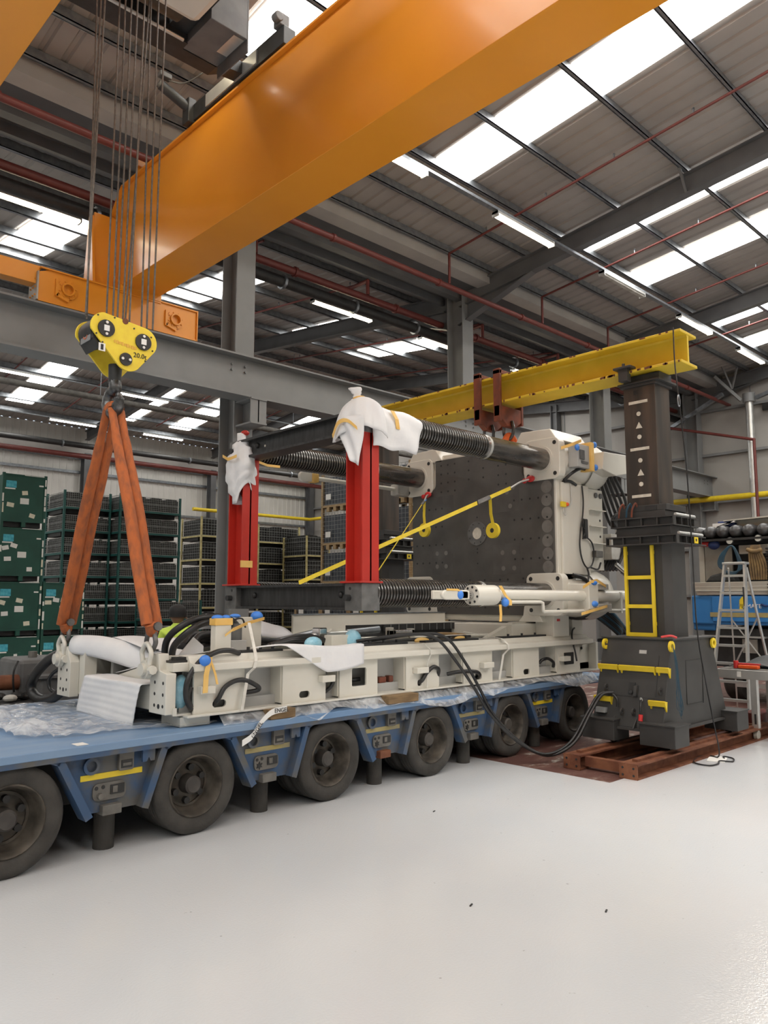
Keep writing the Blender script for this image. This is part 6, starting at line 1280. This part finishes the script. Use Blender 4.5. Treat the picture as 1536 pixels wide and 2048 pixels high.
# ---- stepladder ----
sl = thing('stepladder', (12.6, 5.0, 0), 'aluminium stepladder standing open beside the gantry base', 'stepladder')
LX = 12.45; TZ = 2.36
for s_ in (-1, 1):
    M().bar((LX - .42, 4.97 + s_ * .30, 0), (LX + .02, 4.95 + s_ * .155, TZ), .03, .075).build('front_stile', 'alu', sl)
    M().bar((LX + .75, 4.98 + s_ * .33, 0), (LX + .12, 4.95 + s_ * .14, TZ - .05), .022, .04).build('rear_leg', 'alu', sl)
    M().box(LX - .45, LX - .39, 4.94 + s_ * .30, 5.0 + s_ * .30, 0, .03).build('rubber_foot', 'black', sl)
for k in range(8):
    z = .27 * (k + 1) + .02; f = z / TZ; x = LX - .42 + .44 * f; h = .30 - .145 * f
    M().box(x - .04, x + .06, 4.965 - h, 4.965 + h, z - .018, z + .018).build('tread', 'alu', sl)
M().box(LX - .04, LX + .16, 4.95 - .175, 4.95 + .175, TZ, TZ + .035).build('top_platform', 'alu', sl, bev=.006)
M().bar((LX + .55, 4.68, .7), (LX + .35, 5.18, 1.5), .014, .02).bar((LX + .55, 5.26, .7), (LX + .35, 4.78, 1.5), .014, .02).build('rear_brace', 'alu', sl)
M().tube([(LX - .10, 4.79, 2.0), (LX - .14, 4.77, 1.6), (LX - .18, 4.76, 1.2)], .012, 6).build('tie_cord', 'dark_steel', sl)
# ---- aluminium work cart ----
ct = thing('work_cart', (10.9, 3.9, 0), 'aluminium wheeled work table at the right edge', 'work table')
M().box(10.55, 11.6, 3.1, 4.49, .765, .885).build('table_frame', 'alu', ct, bev=.006)
M().box(10.57, 11.58, 3.12, 4.47, .885, .895).build('table_top', 'dusty_grey', ct)
for x, y in ((10.55, 3.985), (11.45, 4.12), (10.55, 3.15), (11.45, 3.15)):
    l_ = M().box(x, x + .07, y, y + .085, .13, .77).build('table_leg', 'alu', ct, bev=.006)
    M().box(x - .004, x, y + .025, y + .05, .20, .33).build('leg_slot', 'black', l_)
    M().cyl((x + .035, y + .02, .062), (x + .035, y + .065, .062), .062, n=18).build('castor_wheel', 'cream_plastic', l_, smooth=40)
    M().prism([(x - .01, .13), (x + .08, .13), (x + .05, .05), (x + .02, .05)], 'xz', y + .075, y + .082).build('castor_fork', 'alu', l_)
M().box(11.4, 11.46, 3.1, 4.2, .25, .30).build('stretcher', 'alu', ct)
M().box(10.545, 10.55, 4.18, 4.23, .79, .86).build('paper_tag', 'paper', ct)
def ftarp(u, v): return (10.75 + .6 * v, 4.42 - 1.2 * u, .90 + .13 * sin(pi * min(1, u * 1.4 + .05)) * (.4 + .6 * v) + .02 * sin(9 * u + 6 * v))
M().grid(ftarp, 26, 14).build('black_tarp', 'tarp', label='black tarpaulin heaped on the aluminium work table', cat='tarpaulin', smooth=80, solid=.008)
dr = thing('hand_torch', (10.63, 4.27, .896), 'red and orange hand torch lying on the work table', 'torch')
M().cyl((10.64, 4.272, .897), (10.64, 4.272, .995), .032, n=14).build('torch_head', 'red_plastic', dr, smooth=40)
M().box(10.6, 10.68, 3.975, 4.235, .897, .945).build('torch_body', 'orange_tool', dr, bev=.012)
M().box(10.63, 10.70, 3.975, 4.26, .95, .965).build('torch_handle', 'red_plastic', dr)
for i, (y, x) in enumerate(((4.36, 11.3), (3.95, 11.35))):
    t = thing('red_toolbox', (x, y, 0), 'dark red case on the floor under the work table, ' + ('left' if i == 0 else 'right'), 'case', 'red cases')
    M().box(x, x + .5, y - .13, y + .13, .0, .24).build('case_body', 'clamp_red' if i else 'red_pipe', t, bev=.015)
# ---- right wall fittings ----
wp = thing('galvanised_duct', (26.6, 9.85, 0), 'galvanised ventilation pipe with bracket arms on the right wall', 'duct')
M().cyl((26.75, 9.85, 2.5), (26.75, 9.85, 8.5), .125, n=18).build('duct_pipe', 'alu', wp, smooth=40)
M().cyl((26.75, 9.85, 8.5), (26.75, 9.85, 8.8), .2, n=18).build('fan_housing', 'steel_light', wp, smooth=40)
M().bar((26.7, 10.1, 8.6), (26.3, 10.8, 9.5), .1, .1).bar((26.5, 10.3, 9.0), (26.3, 10.55, 9.9), .05, .05).bar((26.5, 10.3, 9.0), (26.4, 10.0, 9.9), .05, .05).build('bracket_arm', 'steel_light', wp)
M().bar((26.7, 9.6, 8.6), (26.2, 6.6, 9.2), .12, .12).bar((26.7, 14, 7.4), (26.2, 10.5, 8.8), .12, .12).build('flue_arm', 'galv', wp)
M().box(27.25, 27.34, 6.8, 8.0, 2.6, 4.6).build('window_90', 'clad', kind='structure')
M().box(27.2, 27.36, 6.7, 8.1, 2.5, 2.6).build('trim_9', 'galv', kind='structure')
M().box(27.2, 27.3, 9.0, 9.6, 8.25, 8.5).build('wall_speaker', 'black', label='small black box high on the right wall', cat='speaker')
# ================= BEHIND THE TRAILER, LEFT =================
gm_ = thing('gearbox_unit', (3.35, 9.35, 0), 'dark grey gearbox machine standing behind the trailer at far left', 'machine')
M().box(3.15, 3.95, 9.2, 9.9, .15, 1.13).build('casing', 'machine_grey', gm_, bev=.05)
M().box(3.05, 4.3, 9.05, 10.0, 0, .16).build('base_frame', 'machine_grey', gm_, bev=.01)
M().box(3.3, 4.4, 8.95, 9.2, .45, .95).build('side_cover', 'machine_grey', gm_, bev=.03)
M().box(3.25, 4.4, 8.9, 9.3, .93, .96).build('cover_lip', 'machine_grey', gm_)
M().tube([(3.12, 9.15, 1.12), (3.06, 9.1, 1.0), (3.08, 9.12, .8), (3.14, 9.18, .7)], .012, 6).build('lead', 'rubber', gm_)
M().tube([(3.35, 8.93, .72), (3.3, 8.9, .66), (3.36, 8.9, .6), (3.48, 8.9, .62)], .022, 8).build('lever', 'machine_grey', gm_, smooth=50)
M().cyl((3.4, 9.5, 1.13), (3.4, 9.5, 1.2), .05, n=12).build('filler_cap', 'dusty_grey', gm_)
for k, (x, y) in enumerate(((3.62, 9.4), (3.72, 9.5), (3.8, 9.45))): M().sph((x, y, 1.15), .06, 8, 6, (1.3, 1, .5)).build('rag', 'paper', gm_, smooth=40)
M().cyl((1.9, 9.3, .90), (3.16, 9.25, .88), .085, n=16).build('rusty_tube', 'rust', smooth=40, label='rusty steel tube beside the dark gearbox machine', cat='tube')
M().box(2.0, 2.9, 9.1, 9.5, 0, .80).build('scrap_bin', 'dark_steel', label='dark scrap bin under the rusty tube', cat='bin', bev=.02)
for k in range(9): M().sph((2.45 + .09 * k, 8.95 + .05 * (k % 3), .74 + .02 * (k % 2)), .07, 9, 6, (1.1, .9, .6)).build('scrap_piece', 'grime_white' if k % 3 == 0 else 'dark_goods', label='crumpled %s scrap, %s piece in the pile left of the coiled hose' % ('pale' if k % 3 == 0 else 'dark', ORDW[k]), cat='scrap', group='scrap pile pieces', smooth=30)
M().box(2.3, 3.4, 8.8, 9.3, .0, .70).build('scrap_pallet', 'dark_steel', label='dark pallet carrying the scrap pile', cat='pallet')
wf = thing('wire_fence', (4.1, 12.5, 0), 'green wire fence panel at the left edge in front of the crates', 'fence')
for x in (3.6, 4.25): M().box(x, x + .04, 12.48, 12.52, 0, 1.0).build('fence_post', 'green', wf)
m = M()
for z in [.1 + .11 * k for k in range(9)]: m.box(3.6, 4.29, 12.496, 12.504, z, z + .008)
for x in [3.64 + .06 * k for k in range(11)]: m.box(x, x + .006, 12.49, 12.496, 0.05, 1.0)
m.build('fence_wires', 'green', wf, kind='stuff')
M().box(4.12, 4.2, 12.47, 12.48, .82, .92).build('paper_sign', 'paper', wf); M().box(4.1, 4.22, 12.47, 12.48, .55, .66).build('paper_sign', 'paper', wf)
# ---- worker ----
pe = thing('person', (5.02, 9.05, 0), 'person in black beanie and yellow hi-vis jacket standing behind the bed hoses', 'person')
PX, PY = 5.02, 9.05
def skin_body(name, verts, edges, radii, mat):
    me = bpy.data.meshes.new(name); O = ORG[pe.name]
    me.from_pydata([(a - O.x, b - O.y, c - O.z) for a, b, c in verts], edges, []); me.materials.append(MT[mat])
    o = bpy.data.objects.new(name, me); COL.objects.link(o); o.parent = pe
    md = o.modifiers.new('skin', 'SKIN'); md.use_smooth_shade = True
    for i, r in enumerate(radii): me.skin_vertices[0].data[i].radius = (r, r)
    me.skin_vertices[0].data[0].use_root = True
    s = o.modifiers.new('sub', 'SUBSURF'); s.levels = 1; s.render_levels = 2
    return o
# direction: facing +x/+y, shoulders across
sx, sy = .72, -.69     # right-hand side of the person as seen (towards image right)
def off(k, z, f=0): return (PX + sx * k + .69 * f, PY + sy * k + .72 * f, z)
V_ = [off(0, .95), off(0, 1.12), off(0, 1.30), off(0, 1.40), off(0, 1.47), off(0, 1.54), off(.17, 1.38), off(.25, 1.16), off(.20, 1.30, .12), off(.12, 1.50, .06), off(-.17, 1.38), off(-.23, 1.12), off(-.21, .88, .05), off(.1, .90), off(.11, .50), off(.11, .08), off(.11, .04, .14), off(-.1, .90), off(-.11, .50), off(-.11, .08), off(-.11, .04, .14)]
E_ = [(0, 1), (1, 2), (2, 3), (3, 4), (4, 5), (3, 6), (6, 7), (7, 8), (8, 9), (3, 10), (10, 11), (11, 12), (0, 13), (13, 14), (14, 15), (15, 16), (0, 17), (17, 18), (18, 19), (19, 20)]
R_ = [.15, .14, .16, .12, .055, .06, .075, .055, .05, .035, .075, .055, .04, .085, .065, .05, .04, .085, .065, .05, .04]
bo = skin_body('body', V_, E_, R_, 'hivis')
hd = M().sph(off(0, 1.60), .098, 18, 14, (.88, .92, 1.18)).sph(off(.04, 1.575, .088), .018, 8, 6).sph(off(.092, 1.595, .01), .028, 8, 6, (.6, .6, 1.2)).sph(off(-.092, 1.595, .01), .028, 8, 6, (.6, .6, 1.2)).cyl(off(0, 1.43), off(0, 1.53), .052, n=12).build('head', 'skin', pe, smooth=60)
M().rev([(.108, 0), (.112, .04), (.105, .09), (.08, .125), (.03, .142), (.001, .144)], off(0, 1.60), (0, 0, 1), 20).ring(off(0, 1.585), off(0, 1.625), .116, .09, 20).build('beanie', 'hair', pe, smooth=50)
for k in range(5):
    a = -.02 + .013 * k; M().tube([off(.105 + .006 * k, 1.52, .055 - .012 * k), off(.108 + .004 * k, 1.555, .05 - .012 * k), off(.10, 1.585 + (.004 if k in (1, 2) else -.006), .045 - .012 * k)], .0085, 6).build('finger', 'skin', pe, smooth=60)
M().sph(off(.115, 1.51, .04), .032, 10, 8, (.9, .9, 1.2)).build('palm', 'skin', pe, smooth=60)
M().rev([(.165, 0), (.15, .2), (.12, .3)], off(0, .9), (0, 0, 1), 16).build('trousers_waist', 'cloth_dark', pe, smooth=50)
for s_ in (-1, 1): M().cyl(off(.105 * s_, .92), off(.11 * s_, .1), .098, .075, n=14).build('trouser_leg', 'cloth_dark', pe, smooth=50)
for s_ in (-1, 1): M().sph(off(.11 * s_, .05, .06), .06, 10, 8, (1.3, 1.3, .8)).build('boot', 'black', pe, smooth=50)
# scraps on the floor
for i, (x, y) in enumerate(((5.05, 4.63), (3.7, 3.1), (4.2, 2.5), (2.15, 1.75))):
    M().obox((x, y, .004), (.016, .006, 0), (-.002, .004, 0), (0, 0, .003)).build('floor_scrap', 'dark_steel', label='small dark scrap on the grey floor, ' + ['beside the third trailer wheel', 'in the middle of the open floor', 'right of centre on the open floor', 'near the bottom edge'][i], cat='scrap', group='floor scraps')
